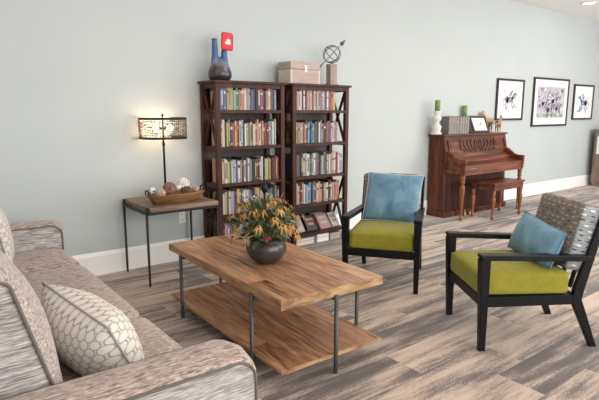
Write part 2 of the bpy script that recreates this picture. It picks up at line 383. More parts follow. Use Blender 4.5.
def pillow_mesh(P, thick, n=18, mat=None, name='cover', parent=None, pinch=.06, uvs=1., uva=1., welt=None, welt_r=.004, flat=.0):
    """a stuffed square cushion from four corners P (in order round), puffed on both sides, corners pulled in"""
    P = [Vector(p) for p in P]; bm = bmesh.new(); uvl = bm.loops.layers.uv.new('UVMap')
    nrm = ((P[1] - P[0]).cross(P[3] - P[0])).normalized()
    def pos(u, v, side):
        a = 2 * u - 1; b = 2 * v - 1
        # edges bow inwards between the corners
        ua = a * (1 - pinch * (1 - b * b)); vb = b * (1 - pinch * (1 - a * a))
        uu = (ua + 1) / 2; vv = (vb + 1) / 2
        q = P[0] * (1 - uu) * (1 - vv) + P[1] * uu * (1 - vv) + P[2] * uu * vv + P[3] * (1 - uu) * vv
        h = ((1 - abs(a) ** 2.4) * (1 - abs(b) ** 2.4)) ** .55 * thick / 2
        h *= 1 + .05 * math.sin(7 * a + 3 * b * side) * (abs(a) + abs(b)) / 2
        return q + nrm * h * side
    edge = {}
    for side in (1, -1):
        g = [[None] * (n + 1) for _ in range(n + 1)]
        for i in range(n + 1):
            for j in range(n + 1):
                onb = i in (0, n) or j in (0, n)
                if onb and (i, j) in edge: g[i][j] = edge[i, j]
                else:
                    g[i][j] = bm.verts.new(pos(i / n, j / n, side))
                    if onb: edge[i, j] = g[i][j]
        for i in range(n):
            for j in range(n):
                vs = [(i, j), (i + 1, j), (i + 1, j + 1), (i, j + 1)]
                if side < 0: vs.reverse()
                f = bm.faces.new([g[a][b] for a, b in vs]); f.smooth = True
                for l, (a, b) in zip(f.loops, vs): l[uvl].uv = (a / n * uvs, b / n * uvs * uva)
    me = bpy.data.meshes.new(name); bm.to_mesh(me); 
    ring = [edge[i, 0].co.copy() for i in range(n)] + [edge[n, j].co.copy() for j in range(n)] + [edge[i, n].co.copy() for i in range(n, 0, -1)] + [edge[0, j].co.copy() for j in range(n, 0, -1)]
    bm.free(); me.materials.append(mat)
    o = bpy.data.objects.new(name, me); COL.objects.link(o); o.parent = parent
    w = None
    if welt is not None:
        w = MB().tube(ring, welt_r, 6, closed=True).build('welt', welt, parent)
    return o

def soft_block(a, b, rad, crown=0., seg=4, bulge=None, sub=10):
    """cushion block: rounded box, gently crowned on top; returned as MB with face-wise UVs"""
    mb = MB(); bm = mb.bm
    a = Vector(a); b = Vector(b); c = (a + b) / 2; h = (b - a) / 2
    q = bmesh.ops.create_cube(bm, size=2)
    bmesh.ops.subdivide_edges(bm, edges=bm.edges[:], cuts=sub, use_grid_fill=True)
    for v in bm.verts:
        p = Vector(v.co); w = Vector((p.x * h.x, p.y * h.y, p.z * h.z))
        inner = Vector((max(-h.x + rad, min(h.x - rad, w.x)), max(-h.y + rad, min(h.y - rad, w.y)), max(-h.z + rad, min(h.z - rad, w.z))))
        d = w - inner
        if d.length > 1e-9:
            k = [abs(d.x), abs(d.y), abs(d.z)]; d = d.normalized() * rad * (1 if True else 0) if sum(x > 1e-6 for x in k) > 1 else d.normalized() * rad
            w = inner + d
        fx = 1 - (w.x / h.x) ** 2; fy = 1 - (w.y / h.y) ** 2; fz = 1 - (w.z / h.z) ** 2
        if p.z > .99 or d.z > 0: w.z += crown * max(0, fx) ** .5 * max(0, fy) ** .5 * (1 if p.z > .5 else 0)
        if bulge:
            w.x += bulge[0] * p.x * max(0, fy) * max(0, fz); w.y += bulge[1] * p.y * max(0, fx) * max(0, fz)
        v.co = c + w
    for f in bm.faces: f.smooth = True
    return mb
def box_uv(o, s=1.):
    me = o.data; uv = me.uv_layers.new(name='UVMap')
    for p in me.polygons:
        n = p.normal; ax = max(range(3), key=lambda i: abs(n[i]))
        for li in p.loop_indices:
            c = me.vertices[me.loops[li].vertex_index].co
            uv.data[li].uv = ((c.y * s, c.z * s), (c.x * s, c.z * s), (c.x * s, c.y * s))[ax]

# ------------------------------------------------------------------ room shell
XR = 10.55; ZC = 2.94
struct('floor', MB().box((-3.5, -8, -.05), (XR + .1, .1, 0)), M['carpet'])
struct('wall_back', MB().box((-3.5, 0, 0), (XR + .1, .1, ZC + .3)), M['wall'])
struct('wall_right', MB().box((XR, -3.2, 0), (XR + .1, 0, ZC + .3)), M['wall_side'])
struct('ceiling', MB().box((-3.5, -8, ZC), (XR + .1, 0, ZC + .1)), M['ceiling'])
def baseboard(name, pts_a, pts_b, axis):
    mb = MB()
    if axis == 'x': mb.prism([(0, 0), (-.018, 0), (-.018, .165), (-.012, .18), (-.006, .195), (0, .195)], pts_a, pts_b, 'x')
    else: mb.prism([(XR, 0), (XR - .018, 0), (XR - .018, .165), (XR - .012, .18), (XR - .006, .195), (XR, .195)], pts_a, pts_b, 'y')
    struct(name, mb, M['trim'])
baseboard('baseboard_back', -3.5, XR - .018, 'x'); baseboard('baseboard_right', -3.2, 0, 'y')

# recessed ceiling light (its glow shows at the top right edge)
def downlight(x, y, label, grp=None):
    t = thing('recessed_light', label, 'ceiling light', (x, y, ZC), 0, grp)
    MB().lathe([(.075, -.001), (.1, -.001), (.1, -.012), (.085, -.014), (.075, -.006)], 32, cap=False).build('trim_ring', M['trim'], t)
    MB().lathe([(.0, -.004), (.074, -.004)], 32, cap=False).build('lens', plain('warm_lens', (1, 1, 1), .5, emit=(1, .93, .82), es=12), t)
    return t
downlight(8.25, -.62, 'round recessed ceiling light above the pictures at the far end')

# ------------------------------------------------------------------ wall outlet
t = thing('wall_outlet', 'white double power outlet on the wall under the side table', 'outlet', (1.985, 0, .40))
MB().box((-.036, -.006, -.058), (.036, 0, .058), .003).build('cover_plate', M['outlet'], t)
for z in (-.026, .026):
    s_ = MB().box((-.016, -.009, z - .016), (.016, -.005, z + .016), .003)
    for dx in (-.006, .006): s_.box((dx - .0015, -.0105, z - .006), (dx + .0015, -.008, z + .006), mi=1)
    s_.build('socket', [M['outlet'], M['slot']], t)

# ------------------------------------------------------------------ sofa
S = thing('sofa', 'long beige and grey slub-woven sofa along the left side', 'sofa')
Y0, Y1 = -3.07, -.43           # outer near arm, outer far arm
def arm_mesh(ya, yb, xa=-.38, xb=.83, z0=.10, z1=.605):
    # profile in x,z: long box with a rounded front-top corner
    mb = MB(); prof = [(xa, z0), (xb, z0)]
    R_ = .07
    for k in range(8):
        a = k / 7 * PI / 2; prof.append((xb - R_ + R_ * math.cos(a) * 1.0, z1 - R_ + R_ * math.sin(a)))
    prof.append((xa, z1 + .012))
    n = len(prof)
    # crowned top: three slices inward
    w = yb - ya; slices = [(0, .018), (.012, .005), (.03, 0)] + [(w / 2, -.008)] + [(w - .03, 0), (w - .012, .005), (w, .018)]
    rings = []
    for dy, ins in slices:
        cx = (xa + xb) / 2
        rings.append([mb.bm.verts.new((x - ins if x > cx else x, ya + dy, z - ins if z > .3 else z)) for x, z in prof])
    for A, B in zip(rings, rings[1:]):
        for k in range(n):
            f = mb.bm.faces.new((A[k], B[k], B[(k + 1) % n], A[(k + 1) % n])); f.smooth = True
    f = mb.bm.faces.new(rings[0]); f.material_index = 1; f2 = mb.bm.faces.new(list(reversed(rings[-1]))); f2.material_index = 1
    bmesh.ops.recalc_face_normals(mb.bm, faces=mb.bm.faces[:])
    a = mb.build('arm', [M['sofa_top'], M['sofa_grey']], S, smooth=True, sharp=50)
    for yy, sgn in ((ya, -1), (yb, 1)):
        pts = []
        for i in range(1, len(prof)):
            x, z = prof[i]; pts.append((x - .015, yy + sgn * .001, z - .015 if z > .3 else z))
        MB().tube(pts, .0048, 8).build('piping', M['piping'], a)
    return a
arm_mesh(Y0, Y0 + .19); arm_mesh(Y1 - .19, Y1)
bf = MB().box((-.36, Y0 + .185, .10), (.77, Y1 - .185, .285), .015)
bf.build('seat_base', M['sofa_grey'], S, smooth=True)
MB().prism([(-.38, .1), (-.12, .1), (-.17, .80), (-.22, .845), (-.34, .845), (-.38, .80)], Y0 + .185, Y1 - .185, 'y', bev=.012).build('back_frame', M['sofa_grey'], S, smooth=True)
ys = [Y0 + .195, -2.12, -1.10, Y1 - .195]
for i in range(3):
    mb = soft_block((-.12, ys[i] + .002, .29), (.815, ys[i + 1] - .002, .44), .045, crown=.022, sub=14)
    o = mb.build('seat_cushion', M['sofa_top'], S)
    pts = []
    for k in range(17):
        a = k / 16; pts.append((.815 - .013, ys[i] + .05 + a * (ys[i + 1] - ys[i] - .1), .427))
    # back cushions: built upright then leaned back
    bw = ys[i + 1] - ys[i]
    bc = soft_block((-.115, ys[i] + .008, 0), (.085, ys[i + 1] - .008, .485), .05, crown=.02, bulge=(.06, .0), sub=14)
    mtx = Matrix.Translation((.24, 0, .445)) @ Matrix.Rotation(math.radians(-15), 4, 'Y')
    bmesh.ops.transform(bc.bm, matrix=mtx, verts=bc.bm.verts[:])
    for f in bc.bm.faces: f.material_index = 1 if abs(f.normal.y) > .8 else 0
    bc.bm.normal_update()
    for f in bc.bm.faces: f.material_index = 1 if abs(f.normal.y) > .8 else 0
    bo = bc.build('back_cushion', [M['sofa_cush'], M['sofa_grey']], S)
    for yy in (ys[i] + .010, ys[i + 1] - .010):
        loop = []
        for (cx, cz, a0) in ((.042, .445, 0), (-.085, .445, 90), (-.085, .035, 180), (.042, .035, 270)):
            for k in range(6):
                a = math.radians(a0 + k * 18); loop.append(mtx @ Vector((cx + .026 * math.cos(a), yy, cz + .026 * math.sin(a))))
        MB().tube(loop, .0048, 8, closed=True).build('piping', M['piping'], bo)
for x, y in ((-.3, Y0 + .08), (.72, Y0 + .08), (-.3, Y1 - .08), (.72, Y1 - .08)):
    MB().frustum((x, y, 0), (x, y, .102), (.018, .018), (.028, .028), .003).build('leg', M['blackwood'], S)

# throw pillows on the sofa
t = thing('throw_pillow', 'cream throw pillow with grey honeycomb print slumped by the near sofa arm', 'pillow')
pillow_mesh([(.36, -2.34, .735), (.475, -2.715, .655), (.56, -2.79, .45), (.47, -2.33, .445)],   .24, 20, M['honey'], 'cover', t, .03, 1., .68, M['pillow_welt'], .004)
t = thing('throw_pillow', 'cream patterned throw pillow at the far end of the sofa, cut by the photo edge', 'pillow')
pillow_mesh([(.405, -1.22, .475), (.41, -.82, .475), (.355, -.80, .87), (.345, -1.20, .875)], .15, 20, M['honey'], 'cover', t, .05, 1., .95, M['pillow_welt'], .004)

# ------------------------------------------------------------------ coffee table
T = thing('coffee_table', 'two-tier acacia wood coffee table with slim dark metal legs', 'table', (1.704, -1.786, 0), -.025)
hx, hy = .338, .683
def slab(z0, z1, hx_, hy_, name, ttop):
    # slightly wavy live edges
    pts = []
    rnd = random.Random(3)
    n = 22
    for k in range(n): pts.append((-hx_ + rnd.uniform(-.003, .003), -hy_ + 2 * hy_ * k / (n - 1)))
    for k in range(n): pts.append((hx_ + rnd.uniform(-.003, .003), hy_ - 2 * hy_ * k / (n - 1)))
    mb = MB().prism(pts, z0, z1, 'z')
    bmesh.ops.bevel(mb.bm, geom=[e for e in mb.bm.edges if abs(e.verts[0].co.z - e.verts[1].co.z) < 1e-5 and len(e.link_faces) == 2], offset=.004, segments=2, affect='EDGES')
    mb.bm.normal_update()
    for f in mb.bm.faces: f.material_index = 1 if abs(f.normal.z) < .5 else 0
    return mb.build(name, [ttop, M['table_edge']], T)
slab(.418, .467, hx, hy, 'tabletop', M['table_top'])
slab(.088, .110, hx, hy, 'lower_shelf', M['table_top'])
def rod(x, y, name='leg'):
    sx = 1 if x > .2 else (-1 if x < -.2 else 0); sy = 0 if sx else (1 if y > 0 else -1)
    mb = MB().tube([(x, y, 0), (x, y, .006), (x, y, .43)], [.010, .0115, .0115], 12)
    mb.tube([(x, y, .405), (x - sx * .12, y - sy * .12, .405)], .008, 8)
    mb.build(name, M['steel'], T)
for y in (.485, -.412): rod(-hx - .004, y)
for y in (.485, -.47): rod(hx + .004, y)
rod(0.0, -hy - .005); rod(0.05, hy + .005)

# ------------------------------------------------------------------ planter with flowers
V = thing('flower_arrangement', 'orange drooping flowers with green leaves in a round dark pewter bowl', 'plant', (1.663, -1.868, .467))
MB().lathe([(0, .0), (.055, .0), (.062, .004), (.10, .034), (.121, .076), (.122, .10), (.108, .134), (.094, .148), (.09, .151), (.086, .146), (.10, .13), (.11, .10), (.1, .06), (.0, .03)], 40, cap=False).build('bowl', M['vase_dark'], V)
MB().lathe([(0, .138), (.06, .14), (.088, .132)], 24, cap=False).build('moss', M['leaf'], V)
rnd = random.Random(11)
def petal(mb, base, d, side, L, w, droop, mi=0):
    d = d.normalized(); pts = []
    for k in range(5):
        t_ = k / 4; p = base + d * L * t_ + Vector((0, 0, -1)) * droop * t_ * t_
        ww = w * math.sin(PI * min(.98, .12 + t_ * .86)) + .0008
        pts.append((p, ww))
    row = [(mb.bm.verts.new(p - side * ww), mb.bm.verts.new(p + side * ww)) for p, ww in pts]
    for a, b_ in zip(row, row[1:]):
        f = mb.bm.faces.new((a[0], a[1], b_[1], b_[0])); f.smooth = True; f.material_index = mi
def blossom(pos, r, axis, mat, npet):
    mb = MB(); axis = axis.normalized()
    x = axis.orthogonal().normalized(); y = axis.cross(x)
    for k in range(npet):
        a = 2 * PI * k / npet + rnd.uniform(-.2, .2)
        o = x * math.cos(a) + y * math.sin(a)
        petal(mb, pos + o * r * .15, o * .8 + axis * .3, (axis.cross(o)).normalized(), r * rnd.uniform(.9, 1.2), r * .2, r * 1.15)
    mb.sphere(pos + axis * r * .08, r * .24, 8, 6, 1)
    mb.build('blossom', [mat, M['seed']], V)
blooms = []
for i in range(54):
    a = rnd.uniform(0, 2 * PI); el = rnd.uniform(.0, 1.0)
    rad = .25 * math.cos(el * 1.2) * rnd.uniform(.75, 1.05); h = .15 + .225 * math.sin(el * 1.35) * rnd.uniform(.85, 1.1)
    blooms.append(Vector((rad * math.cos(a), rad * math.sin(a), h)))
stems = MB()
for i, p in enumerate(blooms):
    r0 = Vector((p.x * .2, p.y * .2, .11)); mid = (r0 + p) / 2 + Vector((0, 0, .04))
    stems.tube([r0, mid, p], .0018, 5)
    ax = Vector((p.x, p.y, (p.z - .12) * .8)).normalized()
    blossom(p, rnd.uniform(.022, .033), ax + Vector((0, 0, .15)), M['petal'] if i % 3 else M['petal2'], 7)
stems.build('stems', M['twig'], V)
for i in range(5):
    a = rnd.uniform(0, 2 * PI); p = Vector((.13 * math.cos(a), .13 * math.sin(a), .19))
    blossom(p, .022, p, M['red_bloom'], 9)
# leaves: countable sprays, one mesh of foliage
lf = MB()
for i in range(60):
    a = rnd.uniform(0, 2 * PI); rr = rnd.uniform(.02, .15)
    petal(lf, Vector((rr * math.cos(a), rr * math.sin(a), rnd.uniform(.26, .36))), Vector((math.cos(a) * .6, math.sin(a) * .6, 1)), Vector((-math.sin(a), math.cos(a), 0)), rnd.uniform(.05, .09), rnd.uniform(.008, .014), .01, mi=rnd.randrange(2))
for i in range(300):
    a = rnd.uniform(0, 2 * PI); h = rnd.uniform(.135, .35); rr = rnd.uniform(.04, .205) * (1 if h < .27 else .75)
    b0 = Vector((rr * .7 * math.cos(a), rr * .7 * math.sin(a), h)); d = Vector((math.cos(a), math.sin(a), rnd.uniform(-.5, .7)))
    petal(lf, b0, d, Vector((-math.sin(a), math.cos(a), rnd.uniform(-.6, .6))).normalized(), rnd.uniform(.045, .085), rnd.uniform(.011, .02), rnd.uniform(0, .03), mi=0 if rnd.random() < .65 else 1)
lf.build('foliage', [M['leaf'], M['leaf2']], V)
for a, s_ in ((2.2, 1), (.3, 1), (-.6, .8), (3.4, .9)):
    pts = [Vector((0, 0, .12))]
    for k in range(1, 9):
        t_ = k / 8; pts.append(Vector((math.cos(a) * .16 * t_ * s_ + .03 * math.sin(5 * t_), math.sin(a) * .16 * t_ * s_, .12 + .33 * t_ - .1 * max(0, t_ - .7))))
    MB().tube(pts, [.003 - .002 * k / 8 for k in range(9)], 6).build('tendril', M['twig'], V)
mb = MB().tube([(0, .02, .12), (.01, .02, .32), (.005, .02, .44)], [.007, .007, .006], 8).sphere((.005, .02, .445), .02, 10, 8, sc=(1, 1, 1.7))
mb.build('seed_pod', M['blackwood'], V)

# ------------------------------------------------------------------ side table
sx0, sx1, sy0, sy1, sz = 1.447, 2.032, -.615, -.03, .63
t = thing('side_table', 'square wood-topped side table with thin black iron legs under the lamp', 'table', ((sx0 + sx1) / 2, (sy0 + sy1) / 2, 0))
w, d = (sx1 - sx0) / 2, (sy1 - sy0) / 2
MB().box((-w, -d, sz - .034), (w, d, sz), .003).build('tabletop', M['side_top'], t)
lx = w + .0105; ly0, ly1 = -d + .045, d - .035
fr = MB()
for y in (ly0, ly1): fr.box((-lx, y - .008, sz - .062), (lx, y + .008, sz - .0345))
for x in (-lx, lx): fr.box((x - .008, ly0, sz - .058), (x + .008, ly1, sz - .0345))
fr.build('apron_frame', M['iron'], t)
for x in (-lx, lx):
    for y in (ly0, ly1):
        MB().tube([(x, y, 0), (x, y, .05), (x, y, sz - .0005)], [.0072, .009, .0105], 10).build('leg', M['iron'], t)

# table lamp
L = thing('table_lamp', 'lit table lamp with wide drum shade of dark wire mesh on a slim pole', 'lamp', (1.778, -.14, sz - .0))
MB().lathe([(0, 0), (.075, 0), (.075, .012), (.03, .02), (.012, .03), (0, .03)], 28).build('base', M['bronze'], L)
MB().tube([(0, 0, .02), (0, 0, .46), (0, 0, .68)], [.010, .009, .006], 12).lathe([(.012, .44), (.012, .47)], 12).build('pole', M['bronze'], L)
MB().lathe([(0, .68), (.008, .685), (.011, .695), (.006, .706), (0, .71)], 12).build('finial', M['bronze'], L)
sh = bpy.data.objects.new('lamp_shade', None)
R_ = .196; zs0, zs1 = .508, .668
shd = MB()
for z in (zs0, zs1):
    shd.lathe([(R_ - .003, z - .009), (R_ + .003, z - .009), (R_ + .003, z + .009), (R_ - .003, z + .009), (R_ - .003, z - .009)], 56, cap=False)
for a in (0, 2 * PI / 3, 4 * PI / 3): shd.tube([(0, 0, zs1 - .005), (R_ * math.cos(a), R_ * math.sin(a), zs1)], .003, 6)
shade = shd.build('lamp_shade', M['bronze'], L)
ms = MB(); rr = random.Random(5)
nz_ = 7; na = 60
for i in range(na):
    a = 2 * PI * i / na
    ms.tube([(R_ * math.cos(a + rr.uniform(-.02, .02)), R_ * math.sin(a), zs0), (R_ * math.cos(a), R_ * math.sin(a + rr.uniform(-.02, .02)), zs1)], .0017, 4, cap=False)
for j in range(1, nz_):
    z = zs0 + (zs1 - zs0) * j / nz_
    ms.tube([((R_ + .001) * math.cos(2 * PI * k / 60), (R_ + .001) * math.sin(2 * PI * k / 60), z + rr.uniform(-.006, .006)) for k in range(60)], .0015, 4, closed=True)
for i in range(170):   # scattered metal flecks caught in the mesh
    a = rr.uniform(0, 2 * PI); z = rr.uniform(zs0 + .012, zs1 - .012); b_ = rr.uniform(.012, .045) / R_
    dz = rr.choice((0, .012, -.012))
    ms.tube([((R_ + .002) * math.cos(a), (R_ + .002) * math.sin(a), z), ((R_ + .002) * math.cos(a + b_), (R_ + .002) * math.sin(a + b_), z + dz)], .0026, 4)
ms.build('wire_mesh', M['mesh_metal'], shade)
for sgn in (-1, 1):
    bx_ = sgn * .065
    MB().tube([(0, 0, .585), (sgn * .035, 0, .585)], .009, 8).build('socket', M['bronze'], L)
    MB().sphere((bx_, 0, .59), .024, 16, 10).build('bulb', M['bulb'], L)
for sgn, dz in ((-1, .032), (1, .032), (-1, -.034), (1, -.034)):
    ld = bpy.data.lights.new('bulb_light', 'POINT'); ld.energy = .8; ld.color = (1, .66, .38); ld.shadow_soft_size = .006
    lo = bpy.data.objects.new('bulb_light', ld); COL.objects.link(lo); lo.location = (1.778 + sgn * .065, -.14, sz + .59 + dz); lo['kind'] = 'helper'

# dough bowl and decorative balls
B = thing('dough_bowl', 'long carved wooden dough bowl with iron handles on the side table', 'bowl', (1.742, -.43, sz), math.radians(2))
n = 40
mb = MB(); rings = []
def oval(a, A, Bv, z):
    c_, s_ = math.cos(a), math.sin(a); p = 2.0 / 3.2
    return (A * math.copysign(abs(c_) ** p, c_), Bv * math.copysign(abs(s_) ** p, s_), z)
prof = [(.185, .072, 0), (.195, .08, .004), (.216, .095, .035), (.244, .118, .070), (.25, .122, .078), (.24, .112, .077), (.20, .085, .045), (.155, .055, .014)]
for A, Bv, z in prof: rings.append([mb.bm.verts.new(oval(2 * PI * k / n, A, Bv, z)) for k in range(n)])
for A, C_ in zip(rings, rings[1:]):
    for k in range(n): mb.bm.faces.new((A[k], A[(k + 1) % n], C_[(k + 1) % n], C_[k])).smooth = True
mb.bm.faces.new(list(reversed(rings[0]))); mb.bm.faces.new(rings[-1])
mb.build('bowl', M['doughbowl'], B)
for sgn in (-1, 1):
    x = sgn * .241
    MB().tube([(x, -.03, .074), (x + sgn * .004, -.03, .101), (x + sgn * .004, -.02, .110), (x + sgn * .004, .02, .110), (x + sgn * .004, .03, .101), (x, .03, .074)], .0055, 8).build('handle', M['iron'], B)
def woven_ball(label, x, y, z, r, mat, bands, name='decorative_ball', core=None, thick=.1):
    mb = MB().sphere((0, 0, 0), r * .9, 18, 12, 1)
    q = random.Random(int(x * 1000))
    for i in range(bands):
        ax = Euler((q.uniform(0, PI), q.uniform(0, PI), q.uniform(0, PI))).to_matrix()
        off = q.uniform(-.45, .45) * r; rc = math.sqrt(r * r - off * off)
        mb.tube([ax @ Vector((rc * math.cos(2 * PI * k / 26), rc * math.sin(2 * PI * k / 26), off)) for k in range(26)], r * thick, 5, closed=True)
    o = mb.build(name, [mat, core or mat]); o.location = (x, y, sz + z); tag(o, label, 'decoration', 'balls in the dough bowl'); return o
woven_ball('big round brown wicker ball in the middle of the dough bowl', 1.69, -.43, .108, .052, M['wicker'], 26)
woven_ball('large white woven ball raised at the back right of the dough bowl', 1.822, -.40, .130, .052, M['white_ball'], 9, core=M['white_ball'], thick=.09)
woven_ball('dark brown twig ball in front of the white ball in the dough bowl', 1.816, -.484, .083, .04, M['twigball'], 22)
woven_ball('flattish beige rattan ball left of the big brown ball in the bowl', 1.604, -.452, .082, .038, M['beigeball'], 14)
woven_ball('small beige rattan ball at the right end of the dough bowl', 1.915, -.435, .088, .026, M['beigeball'], 12)
o = MB().sphere((0, 0, 0), .032, 18, 12)
q = random.Random(2)
for i in range(26):
    d_ = Vector((q.gauss(0, 1), q.gauss(0, 1), q.gauss(0, 1))).normalized(); x_ = d_.orthogonal().normalized(); y_ = d_.cross(x_)
    o.bm.faces.new([o.bm.verts.new(d_ * .0325 + (x_ * math.cos(a * PI / 3) + y_ * math.sin(a * PI / 3)) * .007) for a in range(6)]).material_index = 1
o = o.build('decorative_ball', [M['bluewhite'], M['cobalt']]); o.location = (1.560, -.395, sz + .096)
tag(o, 'blue and white porcelain ball at the left end of the dough bowl', 'decoration', 'balls in the dough bowl')
woven_ball('little cream woven ball tucked between the brown and white balls', 1.758, -.445, .115, .022, M['white_ball'], 8)

# ------------------------------------------------------------------ bookcases
SH = [.125, .43, .715, 1.045, 1.37]; HT = 1.625
BD = .315
def make_bookcase(x0, label):
    t = thing('bookcase', label, 'bookcase', (x0, 0, 0), 0, 'pair of dark wood bookcases')
    W = .735; yf, yb_ = -BD, -.02
    MB().box((-.02, yf - .018, HT - .022), (W + .02, yb_ + .005, HT), .003).build('top', M['bookcase'], t)
    MB().box((.045, yf + .006, HT - .06), (W - .045, yf + .026, HT - .0225)).build('top_rail', M['bookcase'], t)
    for x in (0, W - .045):
        for y in (yf, yb_ - .04):
            MB().box((x, y, 0), (x + .045, y + .04, HT - .0225), .002, 1).build('post', M['bookcase'], t)
    for z in SH:
        MB().box((.012, yf + .004, z - .028), (W - .012, yb_ - .003, z), .0015, 1).build('shelf', M['bookcase'], t)
    MB().box((.045, yb_ - .012, .10), (W - .045, yb_ - .002, HT - .023)).build('back_panel', M['bookcase_back'], t)
    for x in (.012, W - .034):
        ya, yc = yf + .0405, yb_ - .0405
        for za, zb_ in ((1.0475, HT - .0655), (.1255, .6745)):
            mb = MB()
            for (p, q_) in (((ya, za), (yc, zb_)), ((ya, zb_), (yc, za))):
                dx = Vector((0, q_[0] - p[0], q_[1] - p[1])).normalized(); nx = Vector((0, -dx.z, dx.y)) * .011
                A = Vector((x, p[0], p[1])); C_ = Vector((x, q_[0], q_[1]))
                f0 = [mb.bm.verts.new(v) for v in (A + nx, A - nx, C_ - nx, C_ + nx)]; f1 = [mb.bm.verts.new(v.co + Vector((.02, 0, 0))) for v in f0]
                mb.bm.faces.new(f0); mb.bm.faces.new(list(reversed(f1)))
                for k in range(4): mb.bm.faces.new((f0[(k + 1) % 4], f0[k], f1[k], f1[(k + 1) % 4]))
            mb.build('cross_brace', M['bookcase'], t)
        for z in (1.045, .715): MB().box((x - .004, ya, z - .04), (x + .024, yc, z + .002)).build('side_rail', M['bookcase'], t)
        MB().box((x - .004, ya, HT - .065), (x + .024, yc, HT - .023)).build('side_rail', M['bookcase'], t)
    return t
BX1, BX2 = 2.195, 3.025
make_bookcase(BX1, 'left dark brown bookcase with X-braced sides, nearer the lamp')
make_bookcase(BX2, 'right dark brown bookcase with X-braced sides, under the wooden chest')

# books -----------------------------------------------------------------
PAL = {'cream': (.70, .64, .52), 'white': (.78, .77, .74), 'black': (.02, .02, .022), 'navy': (.025, .045, .13), 'red': (.50, .035, .035),
       'dark red': (.22, .02, .025), 'teal': (.03, .24, .28), 'blue': (.04, .17, .42), 'light blue': (.25, .45, .6), 'yellow': (.72, .50, .06),
       'orange': (.68, .24, .06), 'green': (.06, .25, .09), 'pale green': (.38, .48, .32), 'grey': (.25, .25, .26), 'dark grey': (.09, .09, .1),
       'brown': (.14, .065, .035), 'pink': (.66, .28, .30), 'salmon': (.72, .36, .25), 'purple': (.17, .06, .25), 'tan': (.48, .34, .2)}
BM = {k: plain('cover_' + k.replace(' ', '_'), tuple((c * .62 + .06 * sum(v)) * .8 for c in v), .5, noise=.06, nscale=30) for k, v in PAL.items()}
BAND = [BM['cream'], BM['black'], BM['yellow'], BM['white'], BM['red']]
ORD = 'first second third fourth fifth sixth seventh eighth ninth tenth eleventh twelfth thirteenth fourteenth fifteenth sixteenth seventeenth eighteenth nineteenth twentieth twenty-first twenty-second twenty-third twenty-fourth twenty-fifth twenty-sixth twenty-seventh twenty-eighth twenty-ninth thirtieth thirty-first thirty-second thirty-third thirty-fourth'.split()
def book_mesh(w, h, d, colname, rnd_):
    """upright book, spine facing -y; origin at bottom of spine left"""
    mb = MB(); c = .0016
    mb.box((0, 0, 0), (c, d, h)); mb.box((w - c, 0, 0), (w, d, h)); mb.box((0, -.0012, 0), (w, .0022, h), .0008, 1)
    mb.box((c + .0002, .0024, .003), (w - c - .0002, d - .004, h - .003), mi=1)
    if w > .012:
        k = rnd_.random()
        if k < .55:
            z0 = h * rnd_.uniform(.62, .72); mb.box((.0015, -.0017, z0), (w - .0015, -.001, z0 + h * rnd_.uniform(.05, .16)), mi=2)
        if k < .45: mb.box((.003, -.0017, h * .08), (w - .003, -.001, h * .13), mi=2)
        if k > .8: mb.box((w * .3, -.0017, h * .2), (w * .7, -.001, h * .85), mi=2)
    return mb
def shelf_books(cols, x0, x1, z, case, shelfname, hmin, hmax, seed, lean_last=False, yfr=-.285, grp=None, wr=(.018, .032)):
    r = random.Random(seed); n = len(cols)
    ws = [r.uniform(*wr) for _ in cols]; tot = sum(ws); k = (x1 - x0) / tot; x = x0
    for i, (cn, w_) in enumerate(zip(cols, ws)):
        w_ = w_ * k; h = r.uniform(hmin, hmax); d = r.uniform(.14, .19)
        mb = book_mesh(w_ - .0012, h, d, cn, r)
        o = mb.build('book', [BM[cn], M['page'], BAND[r.randrange(5)] if cn not in ('cream', 'white') else [BM['red'], BM['navy'], BM['black']][r.randrange(3)]])
        yy = yfr + r.uniform(0, .012)
        o.location = (x, yy, z + .0006)
        if lean_last and i == n - 1: o.rotation_euler = (0, math.radians(7), 0); o.location.x += .004 ; 
        x += w_
        tag(o, '%s book, %s from the left on the %s shelf of the %s bookcase' % (cn, ORD[i], shelfname, case), 'book', 'books on the %s shelf of the %s bookcase' % (shelfname, case))
COLOUR_NAMES = list(PAL)
def book_colours(numbers): return [COLOUR_NAMES[k] for k in numbers]   # numbers count along the palette above
xa = BX1 + .05; xb = BX1 + .685
# left bookcase
shelf_books(book_colours([17, 7, 7, 19, 9, 12, 12, 11, 13, 17, 10, 1, 19, 8, 7, 3, 2, 5, 4, 3, 2, 16, 9, 18, 2, 8]), xa, xb - .02, SH[4], 'left', 'top', .165, .215, 1)  # salmon first books, top three rows: lamp warmth put into the cover colour
shelf_books(book_colours([17, 0, 2, 9, 11, 3, 4, 9, 4, 0, 8, 2, 1, 19, 11, 17, 0, 4, 16, 1, 9, 10, 14, 4, 5, 13, 13, 1, 12]), xa, xb - .03, SH[3], 'left', 'second', .20, .245, 2)
shelf_books(book_colours([17, 9, 0, 1, 9, 11, 1, 8, 17, 7, 1, 13, 2, 1, 14, 1, 13, 13, 2, 3, 5, 15, 13, 1, 2, 8, 9, 11, 9, 2, 5, 4, 16]), xa, xb, SH[2], 'left', 'third', .195, .225, 3)
shelf_books(book_colours([12, 1, 9, 7, 0, 16, 8, 18, 9, 4, 11, 1, 8, 0, 16, 7, 2, 19, 9, 3, 1, 4, 9, 5, 7, 11, 3, 13, 5]), xa, xb, SH[1], 'left', 'fourth', .19, .225, 4)
shelf_books(book_colours([6, 16, 7, 4, 11, 9, 16, 8, 18, 4, 9, 3, 7, 11, 1, 4, 16, 0, 9, 7, 5, 11, 1, 3, 4, 7]), xa, xb, SH[0], 'left', 'bottom', .17, .21, 5)
xa = BX2 + .05; xb = BX2 + .685
